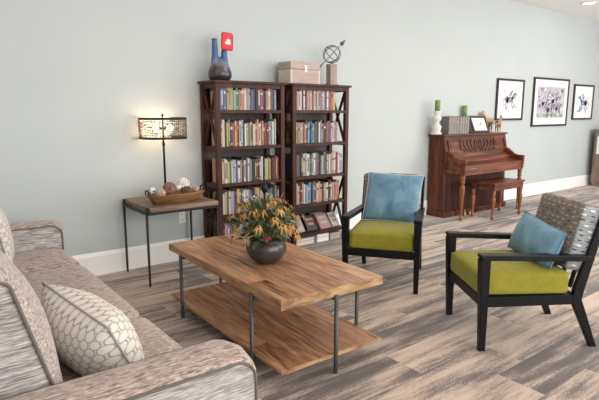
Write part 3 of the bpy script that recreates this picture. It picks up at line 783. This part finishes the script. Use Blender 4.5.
# right bookcase
shelf_books(book_colours([16, 17, 0, 1, 2, 1, 14, 16, 17, 16, 13, 1, 17, 8, 13, 16, 8, 13, 1, 4, 4, 10, 9]), xa, xb - .11, SH[4], 'right', 'top', .18, .22, 6)
shelf_books(book_colours([9, 9, 19, 13, 17, 5, 16, 15, 8, 6, 7, 6, 13, 14, 2, 1, 13, 13, 2, 15, 4, 18, 8, 1, 16, 13, 19]), xa, xb - .07, SH[3], 'right', 'second', .19, .225, 7)
shelf_books(book_colours([3, 14, 2, 3, 0, 12, 1, 14, 13, 1, 6, 5, 14, 12, 13, 2, 1, 0, 13, 17, 1, 4, 1, 8]), xa, xb - .01, SH[2], 'right', 'third', .19, .235, 8)
shelf_books(book_colours([15, 17, 0, 5, 17, 1, 8, 7, 8, 3, 13, 5, 0, 17, 17, 15, 19, 0, 1, 2, 1, 17, 16, 10, 15]), xa, xb - .04, SH[1], 'right', 'fourth', .185, .225, 9)
# bottom shelf of right bookcase: a few face-out / stacked magazines and boxed sets
def lying(name, x, y, z, sx, sy, h, col, label, rz=0, tiltx=0, cat='book', grp=None):
    mb = MB(); c = .002
    mb.box((0, 0, 0), (sx, sy, c)); mb.box((0, 0, h - c), (sx, sy, h)); mb.box((0, 0, 0), (c, sy, h), .0008, 1)
    mb.box((c, .004, c), (sx - .004, sy - .004, h - c), mi=1)
    mb.box((sx * .15, -.0 + sy * .2, h - .0002), (sx * .85, sy * .6, h + .0006), mi=2)
    o = mb.build(name, [BM[col], M['page'], BM['salmon'] if col == 'cream' else BM['grey']])
    o.location = (x, y, z); o.rotation_euler = (math.radians(tiltx), 0, rz); tag(o, label, cat, grp or 'loose books on the bottom shelf of the right bookcase')
    return o
zb0 = SH[0] + .001
for i, (cn, dx) in enumerate((('cream', 0), ('white', .012), ('dark grey', .024))):
    pass
def leaning(x, w, h, th, col, label, ang, y=-.27, rz=0):
    """face-out book leaning back on the ones behind"""
    mb = MB(); c = .002
    mb.box((0, 0, 0), (w, c, h)); mb.box((0, th - c, 0), (w, th, h)); mb.box((0, 0, 0), (c, th, h)); mb.box((c, c, .003), (w - .003, th - c, h - .003), mi=1)
    mb.box((w * .14, -.0006, h * .62), (w * .86, .0002, h * .82), mi=2); mb.box((w * .2, -.0006, h * .3), (w * .8, .0002, h * .5), mi=2)
    bmesh.ops.transform(mb.bm, matrix=Matrix.Rotation(math.radians(-ang), 4, 'X'), verts=mb.bm.verts[:])
    zmin = min(v.co.z for v in mb.bm.verts)
    o = mb.build('book', [BM[col], M['page'], BM['salmon'] if col != 'pink' else BM['cream']]); o.location = (x, y, zb0 - zmin); o.rotation_euler = (0, 0, rz)
    tag(o, label, 'book', 'loose books on the bottom shelf of the right bookcase')
leaning(BX2 + .055, .15, .185, .018, 'cream', 'cream book tilted face-out at the left of the right bookcase bottom shelf', 34, -.262, .05)
leaning(BX2 + .25, .13, .17, .02, 'dark grey', 'dark grey book leaning beside the cream one on the bottom shelf', 40, -.235, -.1)
for i in range(4):
    leaning(BX2 + .40, .15, .175, .023, ['pink', 'grey', 'cream', 'dark grey'][i], ['pale pink book at the front of the leaning stack on the bottom shelf', 'grey book second in the leaning stack on the bottom shelf', 'cream book third in the leaning stack on the bottom shelf', 'dark grey book rearmost in the leaning stack on the bottom shelf'][i], 38, -.275 + .031 * i, .04)
leaning(BX2 + .575, .10, .165, .03, 'white', 'white book leaning face-out at the right end of the bottom shelf', 38, -.262, .0)
# cartons on the carpet below the bottom shelf
def carton(x0, x1, z1, mat, label):
    mb = MB().box((0, 0, 0), (x1 - x0, .22, z1), .003, 1).box((.004, -.001, z1 * .55), (x1 - x0 - .004, .0005, z1 * .6), mi=1)
    o = mb.build('carton', [mat, BM['grey']]); o.location = (x0, -.285, .0005); tag(o, label, 'box', 'flat cartons under the right bookcase')
carton(BX2 + .06, BX2 + .30, .07, M['whitewash'], 'flat white carton on the floor under the left half of the right bookcase')
carton(BX2 + .34, BX2 + .50, .085, M['mat_white'], 'short white carton on the floor under the middle of the right bookcase')
carton(BX2 + .52, BX2 + .68, .075, M['chest'], 'tan carton on the floor under the right end of the right bookcase')

# ------------------------------------------------------------------ objects on the bookcases
VB = thing('twin_neck_vase', 'blue drip-glazed double-necked vase with a dark base on the left bookcase', 'vase', (2.312, -.19, HT))
mb = MB().lathe([(0, 0), (.07, 0), (.09, .01), (.104, .04), (.103, .075), (.09, .115), (.056, .17), (.0, .21)], 30)
for sgn, top in ((-1, .36), (1, .30)):
    mb.tube([(sgn * .028, 0, .09), (sgn * .038, 0, .16), (sgn * .045, 0, .22), (sgn * .048, 0, top - .02), (sgn * .05, 0, top)], [.065, .045, .029, .022, .025], 18)
mb.build('body', M['vase_blue'], VB)
o = MB().box((-.062, -.011, 0), (.062, .011, .15), .016, 3).box((-.03, -.0125, .05), (.03, -.0105, .072), .001, 1, 1).sphere((.006, -.012, .082), .021, 12, 8, mi=1, sc=(1, .12, .8))
o = o.build('card_tag', [M['red_tag'], M['cream']]); o.location = (2.366, -.228, HT + .265); o.rotation_euler = (0, math.radians(3), math.radians(8))
tag(o, 'red card with a small white emblem hung over the neck of the blue vase', 'card')

CH = thing('wooden_chest', 'small pinkish bleached wood chest with a silver clasp on the right bookcase', 'box', (3.02, -.29, HT))
MB().box((0, 0, 0), (.36, .2, .135), .003, 1).build('body', M['chest'], CH)
MB().box((-.004, -.004, .137), (.364, .204, .207), .004, 2).build('lid', M['chest'], CH)
for a_ in (-.002, .342): MB().box((a_, -.002, .0), (a_ + .02, .202, .134), .001, 1).build('corner_trim', M['chest_pale'], CH)
MB().box((.165, -.008, .11), (.195, -.003, .175), .002, 1).sphere((.18, -.009, .145), .014, 10, 8, sc=(1, .4, 1)).build('clasp', M['silver'], CH)

AS = thing('armillary_ornament', 'dark metal armillary sphere with an arrow on a square wooden pedestal', 'ornament', (3.615, -.20, HT))
MB().box((-.06, -.045, 0), (.06, .045, .018), .003, 1).box((-.046, -.036, .018), (.046, .036, .215), .003, 1).build('pedestal', M['column'], AS)
cz = .215 + .088 + .012
rt_ = Vector((.76, -.65, 0)).normalized(); zz = Vector((0, 0, 1)); vw = rt_.cross(zz)
d_ = (rt_ * .70 + zz * .71).normalized(); e_ = (zz * .70 - rt_ * .71).normalized()
c0 = Vector((0, 0, cz))
def ring(a, b_, r=.088): return [c0 + (a * math.cos(2 * PI * k / 40) + b_ * math.sin(2 * PI * k / 40)) * r for k in range(40)]
mb = MB().tube(ring(rt_, zz), .0048, 6, closed=True)
mb.tube(ring(e_, (vw * .96 + d_ * .28).normalized()), .0046, 6, closed=True)
for q_ in (.9, -.9): mb.tube(ring(d_, (vw * math.cos(q_) + e_ * math.sin(q_)).normalized()), .0036, 6, closed=True)
mb.tube([(0, 0, .21), (0, 0, .232)], .012, 8)
mb.build('rings', M['pewter'], AS)
mb = MB().tube([c0 - d_ * .19, c0 + d_ * .19], .0045, 6).tube([c0 + d_ * .13, c0 + d_ * .135, c0 + d_ * .20], [.003, .024, .001], 8)
mb.tube([c0 - d_ * .195, c0 - d_ * .135], [.022, .004], 6)
mb.build('arrow', M['pewter'], AS)

# ------------------------------------------------------------------ framed pictures
def picture(name, x0, x1, z0, z1, label, art, fw=.03, mw=.10):
    t = thing(name, label, 'picture', ((x0 + x1) / 2, 0, (z0 + z1) / 2), 0, 'framed horse-racing pictures on the wall')
    w_, h_ = (x1 - x0) / 2, (z1 - z0) / 2
    mb = MB()
    for a, b_ in (((-w_, h_ - fw), (w_, h_)), ((-w_, -h_), (w_, -h_ + fw)), ((-w_, -h_ + fw), (-w_ + fw, h_ - fw)), ((w_ - fw, -h_ + fw), (w_, h_ - fw))):
        mb.box((a[0], -.028, a[1]), (b_[0], -.001, b_[1]), .002, 1)
    mb.build('frame', M['frame_black'], t)
    MB().box((-w_ + fw * .9, -.014, -h_ + fw * .9), (w_ - fw * .9, -.004, h_ - fw * .9)).build('mat', M['mat_white'], t)
    pr = MB(); mats = art(pr, w_ - fw, h_ - fw)
    pr.build('print', mats, t)
    return t
YP = -.0150
def poly(mb, pts, mi, s, cx=0, cz=0, k=0, sx=1.):
    f = mb.bm.faces.new([mb.bm.verts.new((cx + x * s * sx, YP - .0004 * k, cz + z * s)) for x, z in pts]); f.material_index = mi
    if f.normal.y > 0: f.normal_flip()
def blob(mb, x, z, a, b_, rot, mi, k, n=14, jit=.12, q=random.Random(1)):
    c_, s_ = math.cos(rot), math.sin(rot); pts = []
    for i in range(n):
        t_ = 2 * PI * i / n; u_ = a * math.cos(t_) * (1 + q.uniform(-jit, jit)); v_ = b_ * math.sin(t_) * (1 + q.uniform(-jit, jit))
        pts.append((x + u_ * c_ - v_ * s_, z + u_ * s_ + v_ * c_))
    f = mb.bm.faces.new([mb.bm.verts.new((px, YP - .0004 * k, pz)) for px, pz in pts]); f.normal_update(); f.material_index = mi
    if f.normal.y > 0: f.normal_flip()
def stroke(mb, pts, w_, mi, k):
    for (x0, z0), (x1, z1) in zip(pts, pts[1:]):
        d = Vector((x1 - x0, 0, z1 - z0)); nn = Vector((-d.z, 0, d.x)).normalized() * w_ / 2
        y = Vector((0, YP - .0004 * k, 0)); A = Vector((x0, 0, z0)) + y; B_ = Vector((x1, 0, z1)) + y
        f = mb.bm.faces.new([mb.bm.verts.new(p) for p in (A - nn, A + nn, B_ + nn * .8, B_ - nn * .8)]); f.normal_update(); f.material_index = mi
        if f.normal.y > 0: f.normal_flip()
def horse_and_rider(mb, cx, cz, s, dark, pale, q, dirx=1, k0=1):
    X = lambda x: cx + dirx * x * s; Z = lambda z: cz + z * s
    for i in range(10): blob(mb, X(q.uniform(-.9, .9)), Z(q.uniform(-.7, .8)), s * q.uniform(.1, .25), s * q.uniform(.03, .1), q.uniform(-.4, .4), pale, k0, q=q)
    blob(mb, X(-.05), Z(0), s * .52, s * .22, .1 * dirx, dark, k0 + 1, q=q)                      # body
    blob(mb, X(-.45), Z(.02), s * .25, s * .24, 0, dark, k0 + 1, q=q)
    blob(mb, X(.42), Z(.25), s * .34, s * .13, .75 * dirx, dark, k0 + 1, q=q)                     # neck
    blob(mb, X(.72), Z(.42), s * .22, s * .09, -.35 * dirx, dark, k0 + 1, q=q)                    # head
    for pts in (((.30, -.1), (.55, -.4), (.45, -.75)), ((.22, -.12), (.28, -.5), (.5, -.62)), ((-.5, -.1), (-.62, -.45), (-.45, -.8)), ((-.42, -.12), (-.3, -.5), (-.5, -.72)), ((-.66, .1), (-.9, .0), (-.98, -.25))):
        stroke(mb, [(X(a), Z(b_)) for a, b_ in pts], s * .09, dark, k0 + 1)
    blob(mb, X(.02), Z(.42), s * .2, s * .15, .6 * dirx, dark, k0 + 2, q=q); blob(mb, X(.2), Z(.62), s * .1, s * .1, 0, dark, k0 + 2, q=q)   # rider
    blob(mb, X(-.02), Z(.46), s * .1, s * .06, .6 * dirx, pale, k0 + 3, q=q); stroke(mb, [(X(-.02), Z(.3)), (X(.12), Z(.08)), (X(-.05), Z(-.1))], s * .08, pale, k0 + 3)
def art_left(mb, w_, h_):
    horse_and_rider(mb, 0, .0, .20, 0, 1, random.Random(4)); return [M['ink'], M['ink_light']]
def art_right(mb, w_, h_):
    horse_and_rider(mb, 0, -.01, .22, 0, 1, random.Random(9), -1); return [M['ink_blue'], M['ink_blue_pale']]
def art_mid(mb, w_, h_):
    q = random.Random(12); a, b_ = w_ - .10, h_ - .11
    mb.face([(-a, YP, -b_), (a, YP, -b_), (a, YP, b_), (-a, YP, b_)], 1)
    mb.face([(-a, YP - .0003, -b_), (a, YP - .0003, -b_), (a, YP - .0003, -b_ * .78), (-a, YP - .0003, -b_ * .74)], 2)
    mb.face([(-a, YP - .0003, -b_ * .73), (a, YP - .0003, -b_ * .77), (a, YP - .0003, -b_ * .55), (-a, YP - .0003, -b_ * .55)], 3)
    for i in range(90): blob(mb, q.uniform(-a * .9, a * .9), q.uniform(-b_ * .45, b_ * .9), q.uniform(.015, .05), q.uniform(.01, .03), q.uniform(-1, 1), q.choice((0, 3, 1, 4)), 2 + i % 3, q=q)
    for i, (x, z, s_) in enumerate(((-.2, -.02, .15), (.12, .02, .16), (-.02, -.12, .17), (.24, -.1, .14))): horse_and_rider(mb, x, z, s_, 0, 4, q, 1, 5 + 4 * i)
    for i in range(5): stroke(mb, [(q.uniform(-a * .9, a * .9), b_ * .9), (q.uniform(-a * .9, a * .9), -b_ * .4)], .008, 0, 4)
    return [M['ink'], M['ink_light'], M['grass_print'], M['ink_blue_pale'], plain('pale_paper_wash', (.72, .69, .72), .8)]
picture('framed_picture', 6.965, 7.70, 1.232, 1.841, 'black-framed print of a galloping horse and jockey, leftmost and nearest the piano', art_left)
picture('framed_picture', 7.99, 9.135, 1.124, 1.90, 'large middle black-framed print of a crowded purple-grey horse race', art_mid)
picture('framed_picture', 9.335, 10.085, 1.222, 1.832, 'rightmost small black-framed print of a blue-grey horse and rider', art_right)

# ------------------------------------------------------------------ piano
PX0, PX1 = 5.47, 6.885; PW = PX1 - PX0
P = thing('upright_piano', 'mahogany console upright piano with carved music desk against the wall', 'piano', (PX0, 0, 0))
for x in (0, PW - .035):
    MB().prism([(-.03, 0.), (-.30, 0.), (-.30, .06), (-.285, .075), (-.27, .60), (-.30, .78), (-.24, 1.045), (-.03, 1.045)], x, x + .035, 'x', bev=.002, seg=1).build('side_panel', M['piano'], P)
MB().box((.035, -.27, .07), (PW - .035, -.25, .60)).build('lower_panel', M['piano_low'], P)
MB().box((-.008, -.315, .0), (PW + .008, -.02, .075), .006).build('toe_board', M['piano'], P)
MB().box((.035, -.045, .075), (PW - .035, -.03, 1.04)).build('back_panel', M['piano_dark'], P)
MB().box((-.02, -.265, 1.046), (PW + .02, -.01, 1.07), .005).build('lid', M['piano_h'], P)
# sloping music desk with panels and a carved centre
md = MB(); A = Vector((.0355, -.302, .79)); Bv = Vector((.0355, -.243, 1.043)); up = (Bv - A); nn = Vector((0, -up.z, up.y)).normalized()
def onp(x, t_, off=0.): p = A + up * t_ + nn * off; return Vector((x, p.y, p.z))
def pbox(mb, x0, x1, t0, t1, o0, o1, mi=0):
    v = [mb.bm.verts.new(onp(x, t_, o)) for o in (o0, o1) for x, t_ in ((x0, t0), (x1, t0), (x1, t1), (x0, t1))]
    for f in ((3, 2, 1, 0), (4, 5, 6, 7), (0, 1, 5, 4), (1, 2, 6, 5), (2, 3, 7, 6), (3, 0, 4, 7)): mb.bm.faces.new([v[i] for i in f]).material_index = mi
pbox(md, .0355, PW - .0355, 0, 1, -.012, .0)
desk = md.build('music_desk', M['piano_h'], P)
for x0, x1 in ((.06, .33), (PW - .33, PW - .06)):
    q = MB()
    for a in ((x0, x1, .78, .84), (x0, x1, .2, .26), (x0, x0 + .018, .26, .78), (x1 - .018, x1, .26, .78)): pbox(q, *a, .0, .016)
    pbox(q, x0 + .05, x1 - .05, .38, .66, 0, .006)
    q.build('moulded_panel', M['piano_h'], desk)
cv = MB(); pbox(cv, .36, PW - .36, .10, .92, .0005, .003, 1)
for sgn in (-1, 1):
    for k in range(4):
        cx = PW / 2 + sgn * (.07 + .078 * k)
        pts = []
        for j in range(9):
            a = j / 8; pts.append(onp(cx + sgn * (.05 * math.sin(a * PI) + .07 * a), .18 + .64 * a - .05 * k * (a - .3), .008))
        cv.tube(pts, .009, 6)
    cv.tube([onp(PW / 2 + sgn * (.05 + .03 * math.cos(k / 10 * 2 * PI)), .5 + .28 * math.sin(k / 10 * 2 * PI), .008) for k in range(10)], .007, 6, closed=True)
cv.build('carved_scroll', [M['piano_h'], M['piano_dark']], desk)
MB().box((.0355, -.33, .772), (PW - .0355, -.29, .79), .003, 1).build('music_shelf', M['piano_h'], P)
# keybed, fallboard, arms
MB().box((.002, -.535, .585), (PW - .002, -.272, .635), .004).build('keybed', M['piano_h'], P)
MB().box((.045, -.555, .575), (PW - .045, -.53, .685), .004).build('key_slip', M['piano_h'], P)
for z_ in (.573, .677): MB().box((.045, -.5595, z_), (PW - .045, -.5552, z_ + .011), .002, 1).build('slip_moulding', M['piano_leg'], P)
for x_ in (.16, PW - .27): MB().box((x_, -.5605, .645), (x_ + .11, -.5552, .652), .001, 1).build('brass_pull', M['brass'], P)
MB().box((.048, -.318, .7715), (PW - .048, -.306, .7815), .002, 1).build('fallboard_edge_highlight', M['piano_leg'], P)  # lighter strip painting the highlight along the fallboard edge
MB().prism([(-.53, .636), (-.31, .636), (-.31, .771), (-.345, .771), (-.37, .72), (-.53, .695)], .048, PW - .048, 'x', bev=.003, seg=1).build('fallboard', M['piano_h'], P)
MB().box((.50, -.347, .745), (PW - .50, -.341, .755)).build('brass_hinge', M['brass'], P)
for x in (.02, PW - .065):
    MB().prism([(-.56, .58), (-.275, .58), (-.275, .86), (-.33, .855), (-.36, .83), (-.42, .785), (-.48, .765), (-.565, .765), (-.572, .75)], x, x + .045, 'x', bev=.005).build('arm', M['piano_h'], P)
def turned(h, r):
    return [(r * .62, 0), (r * .62, .015), (r * .75, .03), (r * .45, .045), (r * .55, .1), (r * .8, h * .5), (r * 1.05, h * .68), (r * 1.0, h * .74), (r * .6, h * .80), (r * .95, h * .825), (r * .95, h * .85), (r * .7, h * .86), (r * .9, h * .90), (r, h)]
for x in (.045, PW - .045):
    MB().lathe(turned(.58, .032), 20, (x, -.525, 0)).build('leg', M['piano_leg'], P)
for k, dx in enumerate((-.06, 0, .06)):
    MB().tube([(PW / 2 + dx, -.30, .035), (PW / 2 + dx, -.38, .04), (PW / 2 + dx, -.40, .035)], [.008, .010, .017], 8, flat=.5).build('pedal', M['brass'], P)

# bench
BN = thing('piano_bench', 'mahogany piano bench with turned legs in front of the piano', 'bench', (5.845, -.765, 0))
bw_, bd_ = .675, .33
MB().box((-.018, -.015, .445), (bw_ + .018, bd_ + .015, .467), .006).build('seat', M['piano_h'], BN)
MB().box((0, 0, .37), (bw_, .018, .445)).box((0, bd_ - .018, .37), (bw_, bd_, .445)).box((0, .018, .37), (.018, bd_ - .018, .445)).box((bw_ - .018, .018, .37), (bw_, bd_ - .018, .445)).build('apron', M['piano_h'], BN)
for x in (.02, bw_ - .02):
    for y in (.02, bd_ - .02):
        MB().lathe(turned(.369, .027), 18, (x, y, 0)).build('leg', M['piano_leg'], BN)
# little things under / on the piano
for i, (dx, lab) in enumerate(((.34, 'small gold figurine on the floor behind the left leg of the piano bench'), (.46, 'second small gold figurine on the floor under the piano bench'))):
    mb = MB().lathe([(0, 0), (.04, 0), (.045, .015), (.03, .04), (.035, .07), (.02, .10), (0, .105)], 14).sphere((0, 0, .115), .022, 10, 8).tube([(0, 0, .05), (.04, -.01, .07), (.06, -.01, .05)], [.012, .01, .006], 6)
    o = mb.build('figurine', M['brass']); o.location = (PX0 + dx, -.375 + .01 * i, .0005); o.scale = (.62, .62, .7 - .2 * i); tag(o, lab, 'figurine', 'gold figurines under the piano')
ZP = 1.070
def candlestick(x, y, h, r, ch, cr, lab, clab, tall=True):
    o = MB().lathe([(0, 0), (r, 0), (r * 1.02, h * .06), (r * .7, h * .13), (r * .85, h * .22), (r * .95, h * .34), (r * .45, h * .48), (r * .5, h * .55), (r * .85, h * .66), (r * .8, h * .74), (r * .5, h * .82), (r * .75, h * .93), (r * .8, h), (0, h)], 22).build('candlestick', M['whitewash'])
    o.location = (x, y, ZP + .001); tag(o, lab, 'candlestick')
    c = thing('pillar_candle', clab, 'candle', (x, y, ZP + h + .002))
    MB().lathe([(0, 0), (cr, 0), (cr, ch - .004), (cr * .9, ch), (cr * .5, ch - .003), (0, ch - .006)], 20).build('wax', M['candle'], c)
    MB().tube([(0, 0, ch - .008), (0, .001, ch + .012)], .0016, 5).build('wick', M['slot'], c)
candlestick(5.452, -.14, .295, .066, .135, .034, 'stout turned whitewashed candlestick on the left end of the piano', 'green pillar candle on the white candlestick at the left of the piano')
candlestick(6.158, -.052, .215, .03, .155, .033, 'slim pale candlestick standing behind the grey books on the piano', 'green pillar candle rising behind the grey books on the piano')
r = random.Random(21); x = 5.585
cols_ = ['marker_grey'] * 16
for i in range(16):
    w_ = .0272; h = .222 + .003 * (i % 3)
    mb = book_mesh(w_ - .0015, h, .125, 'grey', r)
    o = mb.build('music_book', [M['marker_grey'] if i % 2 else M['marker_dark'], M['page'], BM['tan']]); o.location = (x, -.225, ZP + .001); x += w_
    tag(o, 'grey bound volume, %s from the left in the row on the piano' % ORD[i], 'book', 'row of grey volumes on the piano')
    if i == 7: x += .006
F = thing('tabletop_frame', 'small black-framed white certificate leaning back on top of the piano', 'picture frame', (6.378, -.19, ZP + .001), math.radians(-3))
rot = Matrix.Rotation(math.radians(-24), 4, 'X')
w_, h = .345, .25
def tilted(mb): bmesh.ops.transform(mb.bm, matrix=rot, verts=mb.bm.verts[:]); return mb
mb = MB()
for a, b_ in (((-w_ / 2, 0), (w_ / 2, .032)), ((-w_ / 2, h - .032), (w_ / 2, h)), ((-w_ / 2, .032), (-w_ / 2 + .032, h - .032)), ((w_ / 2 - .032, .032), (w_ / 2, h - .022))): mb.box((a[0], -.012, a[1]), (b_[0], .006, b_[1]), .002, 1)
tilted(mb).build('frame', M['frame_black'], F)
tilted(MB().box((-w_ / 2 + .02, -.004, .02), (w_ / 2 - .02, .002, h - .02)).box((-.06, -.0046, .15), (.06, -.0039, .153), mi=1).box((-.08, -.0046, .125), (.08, -.0039, .128), mi=1).box((-.05, -.0046, .09), (.05, -.0039, .093), mi=1)).build('sheet', [M['mat_white'], BM['grey']], F)
MB().tube([(0, .02, .14), (0, .085, 0.004)], .005, 6).build('easel_leg', M['frame_black'], F)
def wood_horse(x, y, s, rz, label):
    """carved standing horse figurine: one continuous skinned body"""
    J = [(0, 0, .62), (.28, 0, .62), (.42, 0, .86), (.50, 0, 1.04), (.68, 0, .96),      # rump, withers, neck, poll, muzzle
         (-.22, 0, .58), (-.30, 0, .38),                                                # tail
         (.25, .09, .36), (.27, .09, .02), (.25, -.09, .36), (.27, -.09, .02), (-.04, .09, .38), (-.10, .09, .18), (-.06, .09, .02), (-.04, -.09, .38), (-.10, -.09, .18), (-.06, -.09, .02), (-.12, 0, .62), (.47, .04, 1.14), (.47, -.04, 1.14)]
    E_ = [(0, 1), (1, 2), (2, 3), (3, 4), (17, 5), (5, 6), (0, 17), (1, 7), (7, 8), (1, 9), (9, 10), (17, 11), (11, 12), (12, 13), (17, 14), (14, 15), (15, 16), (3, 18), (3, 19)]
    Rr = [.15, .15, .095, .08, .05, .03, .025, .055, .035, .055, .035, .065, .04, .035, .065, .04, .035, .14, .015, .015]
    me = bpy.data.meshes.new('wood_horse'); me.from_pydata([Vector(p) * s for p in J], E_, []); o = bpy.data.objects.new('horse_figurine', me); COL.objects.link(o)
    sk = o.modifiers.new('skin', 'SKIN'); sk.use_smooth_shade = True
    for v, rad in zip(me.skin_vertices[0].data, Rr): v.radius = (rad * s, rad * s)
    me.skin_vertices[0].data[0].use_root = True
    sb = o.modifiers.new('sub', 'SUBSURF'); sb.levels = 1; sb.render_levels = 1
    me.materials.append(M['tan']); o.location = (x, y, ZP + .004); o.rotation_euler = (0, 0, rz)
    tag(o, label, 'figurine', 'carved horses on the piano'); return o
wood_horse(6.72, -.085, .26, PI * .92, 'taller tan carved wooden horse figurine behind the frame on the piano')
wood_horse(6.73, -.205, .21, .15, 'smaller tan carved wooden horse figurine at the right end of the piano')

# ------------------------------------------------------------------ armchairs
def make_chair(label, loc, ang):
    """front middle at the origin, +y towards the back, +x to the right seen from the front"""
    t = thing('armchair', label, 'armchair', (loc[0], loc[1], 0), ang, 'black-framed armchairs with green seats')
    bwm = M['blackwood']
    for s_ in (-1, 1):
        x = s_ * .272
        MB().frustum((x, .012, 0), (x, .0, .545), (.017, .018), (.027, .029), .003).build('front_leg', bwm, t)
        # rear leg: kicked out below the seat, raked back above
        w2 = .0165
        MB().prism([(.668, 0), (.706, 0), (.592, .29), (.60, .34), (.705, .80), (.672, .812), (.545, .36), (.535, .275)], x - w2 - s_ * .027, x + w2 - s_ * .027, 'x', bev=.003, seg=1).build('rear_leg', bwm, t)
        ar = MB().prism([(-.028, .572), (-.03, .556), (-.015, .540), (.60, .520), (.635, .520), (.635, .553)], x - .031, x + .031, 'x', bev=.004)
        for v in ar.bm.verts: v.co.x -= s_ * .027 * max(0, v.co.y) / .6
        ar.build('armrest', bwm, t)
        sr = MB().box((x - .012, .02, .262), (x + .012, .55, .318), .002, 1)
        for v in sr.bm.verts: v.co.x -= s_ * .027 * max(0, v.co.y) / .6
        sr.build('side_rail', bwm, t)
    MB().box((-.255, -.008, .262), (.255, .016, .318), .002, 1).build('front_rail', bwm, t)
    MB().box((-.230, .535, .262), (.230, .56, .318), .002, 1).build('back_rail', bwm, t)
    MB().box((-.232, .02, .30), (.232, .535, .316)).build('seat_deck', bwm, t)
    sc = soft_block((-.249, -.012, .317), (.249, .52, .452), .025, crown=.018, sub=12).build('seat_cushion', M['green'], t)
    # back frame: top rail + slats raked with the rear legs
    def rk(z): return .56 + (z - .34) * .245
    MB().frustum((-.230, rk(.80) + .024, .80), (.230, rk(.80) + .024, .80), (.022, .011), (.022, .011), .003, up=(0, .24, 1)).build('top_rail', bwm, t)
    for xx in (-.15, -.05, .05, .15):
        MB().frustum((xx, rk(.33) + .02, .33), (xx, rk(.785) + .022, .785), (.014, .006), (.014, .006)).build('back_slat', bwm, t)
    # upholstered back cushion, leaning
    bc = soft_block((-.238, -.065, 0), (.238, .055, .385), .022, crown=.006, sub=10, bulge=(0, .012))
    bm = bc.bm
    mtx = Matrix.Translation((0, .545, .452)) @ Matrix.Rotation(math.radians(-13.5), 4, 'X')
    for f in bm.faces: f.material_index = 0
    bm.normal_update()
    for f in bm.faces: f.material_index = 1 if abs(f.normal.x) > .7 or f.normal.z > .8 and False else 0
    me = bpy.data.meshes.new('back_cushion'); bm.to_mesh(me); bm.free()
    o = bpy.data.objects.new('back_cushion', me); COL.objects.link(o); o.parent = t; me.materials.append(M['weave']); me.materials.append(M['weave_side'])
    box_uv(o, 2.0); me.transform(mtx)
    return t
# chair local x axis: right of someone looking along +y(back) ; rotation angle maps +y to the back direction
A1 = math.radians(34.8) - PI / 2; A2 = math.radians(-34.5) - PI / 2
O1 = (2.80, -1.72); O2 = (2.668, -2.554)
make_chair('black armchair with green seat facing the coffee table, in front of the right bookcase', O1, A1)
make_chair('black armchair with green seat seen from its side at the right, nearest the camera', O2, A2)
def tw(O, A_, p):
    c_, s_ = math.cos(A_), math.sin(A_); return (O[0] + c_ * p[0] - s_ * p[1], O[1] + s_ * p[0] + c_ * p[1], p[2])
t = thing('throw_pillow', 'square slate blue velvet pillow upright on the armchair before the bookcase', 'pillow')
pillow_mesh([tw(O1, A1, p) for p in ((-.215, .37, .47), (.225, .37, .465), (.262, .50, .84), (-.185, .50, .855))], .13, 20, M['blue'], 'cover', t, .03, 1., 1., M['blue_edge'], .0035)
t = thing('throw_pillow', 'slate blue velvet pillow lying askew against the right armchair back', 'pillow')
pillow_mesh([tw(O2, A2, p) for p in ((-.25, .375, .475), (.262, .385, .475), (.262, .465, .68), (-.20, .455, .72))], .14, 20, M['blue'], 'cover', t, .03, 1., 1., M['blue'], .0035)

# ------------------------------------------------------------------ cabinet at the far right edge
K = thing('console_cabinet', 'narrow taupe wooden cabinet at the far right edge of the room', 'cabinet', (XR - .46, -.62, 0))
MB().box((0, 0, .06), (.44, .52, 1.02), .004, 1).build('carcass', M['cab'], K)
MB().box((-.015, -.015, 1.021), (.455, .535, 1.05), .004, 1).build('top', M['cab'], K)
for y0, y1 in ((.02, .255), (.265, .50)):
    d__ = MB().box((-.018, y0, .10), (-.001, y1, .99), .003, 1).build('door', M['cab'], K)
    MB().box((-.022, y0 + .04, .60), (-.0185, y1 - .04, .92)).build('pane', M['mat_white'], d__)
    MB().sphere((-.028, y1 - .03 if y0 < .1 else y0 + .03, .5), .011, 10, 8).build('knob', M['brass'], d__)
MB().box((.02, .02, 0), (.42, .50, .0595)).build('plinth', M['cab'], K)

# ------------------------------------------------------------------ camera
f_, yaw, pitch = 516.534, .6553, .1681
cd = bpy.data.cameras.new('camera'); cam = bpy.data.objects.new('camera', cd); COL.objects.link(cam)
cd.sensor_width = 36; cd.lens = f_ * 36 / 599; cd.clip_start = .05
cam.location = (0, -4.357, 1.35); cam.rotation_euler = (PI / 2 - pitch, 0, -yaw)
scn.camera = cam

# ------------------------------------------------------------------ light
w = bpy.data.worlds.new('sky'); scn.world = w; w.use_nodes = True
bg = w.node_tree.nodes['Background']; bg.inputs[0].default_value = (1, .985, .96, 1); bg.inputs[1].default_value = 1.0
def area(name, loc, target, sx, sy, power, col=(1, .98, .96)):
    ld = bpy.data.lights.new(name, 'AREA'); ld.shape = 'RECTANGLE'; ld.size = sx; ld.size_y = sy; ld.energy = power; ld.color = col
    o = bpy.data.objects.new(name, ld); COL.objects.link(o); o.location = loc
    o.rotation_euler = (Vector(target) - Vector(loc)).to_track_quat('-Z', 'Y').to_euler(); o['kind'] = 'helper'; return o
area('window_light_front', (3.5, -7.6, 1.8), (4.0, 0, .9), 7, 2.2, 250)
area('window_light_right', (9.5, -6.0, 1.7), (4, -1.5, .6), 3, 2.2, 140)
area('ceiling_fill', (3.5, -2.8, 2.90), (3.5, -2.8, 0), 6, 3, 60, (1, .95, .88))
area('ceiling_fill_far', (8.3, -1.6, 2.90), (8.3, -1.4, 0), 3, 2, 25, (1, .95, .88))
area('ceiling_up_fill', (9, -4.8, .35), (8.4, -1.2, 2.94), 4, 2, 45)  # added up-light out of view, brightens the far ceiling
scn.view_settings.view_transform = 'Standard'
scn.view_settings.exposure = 0.0
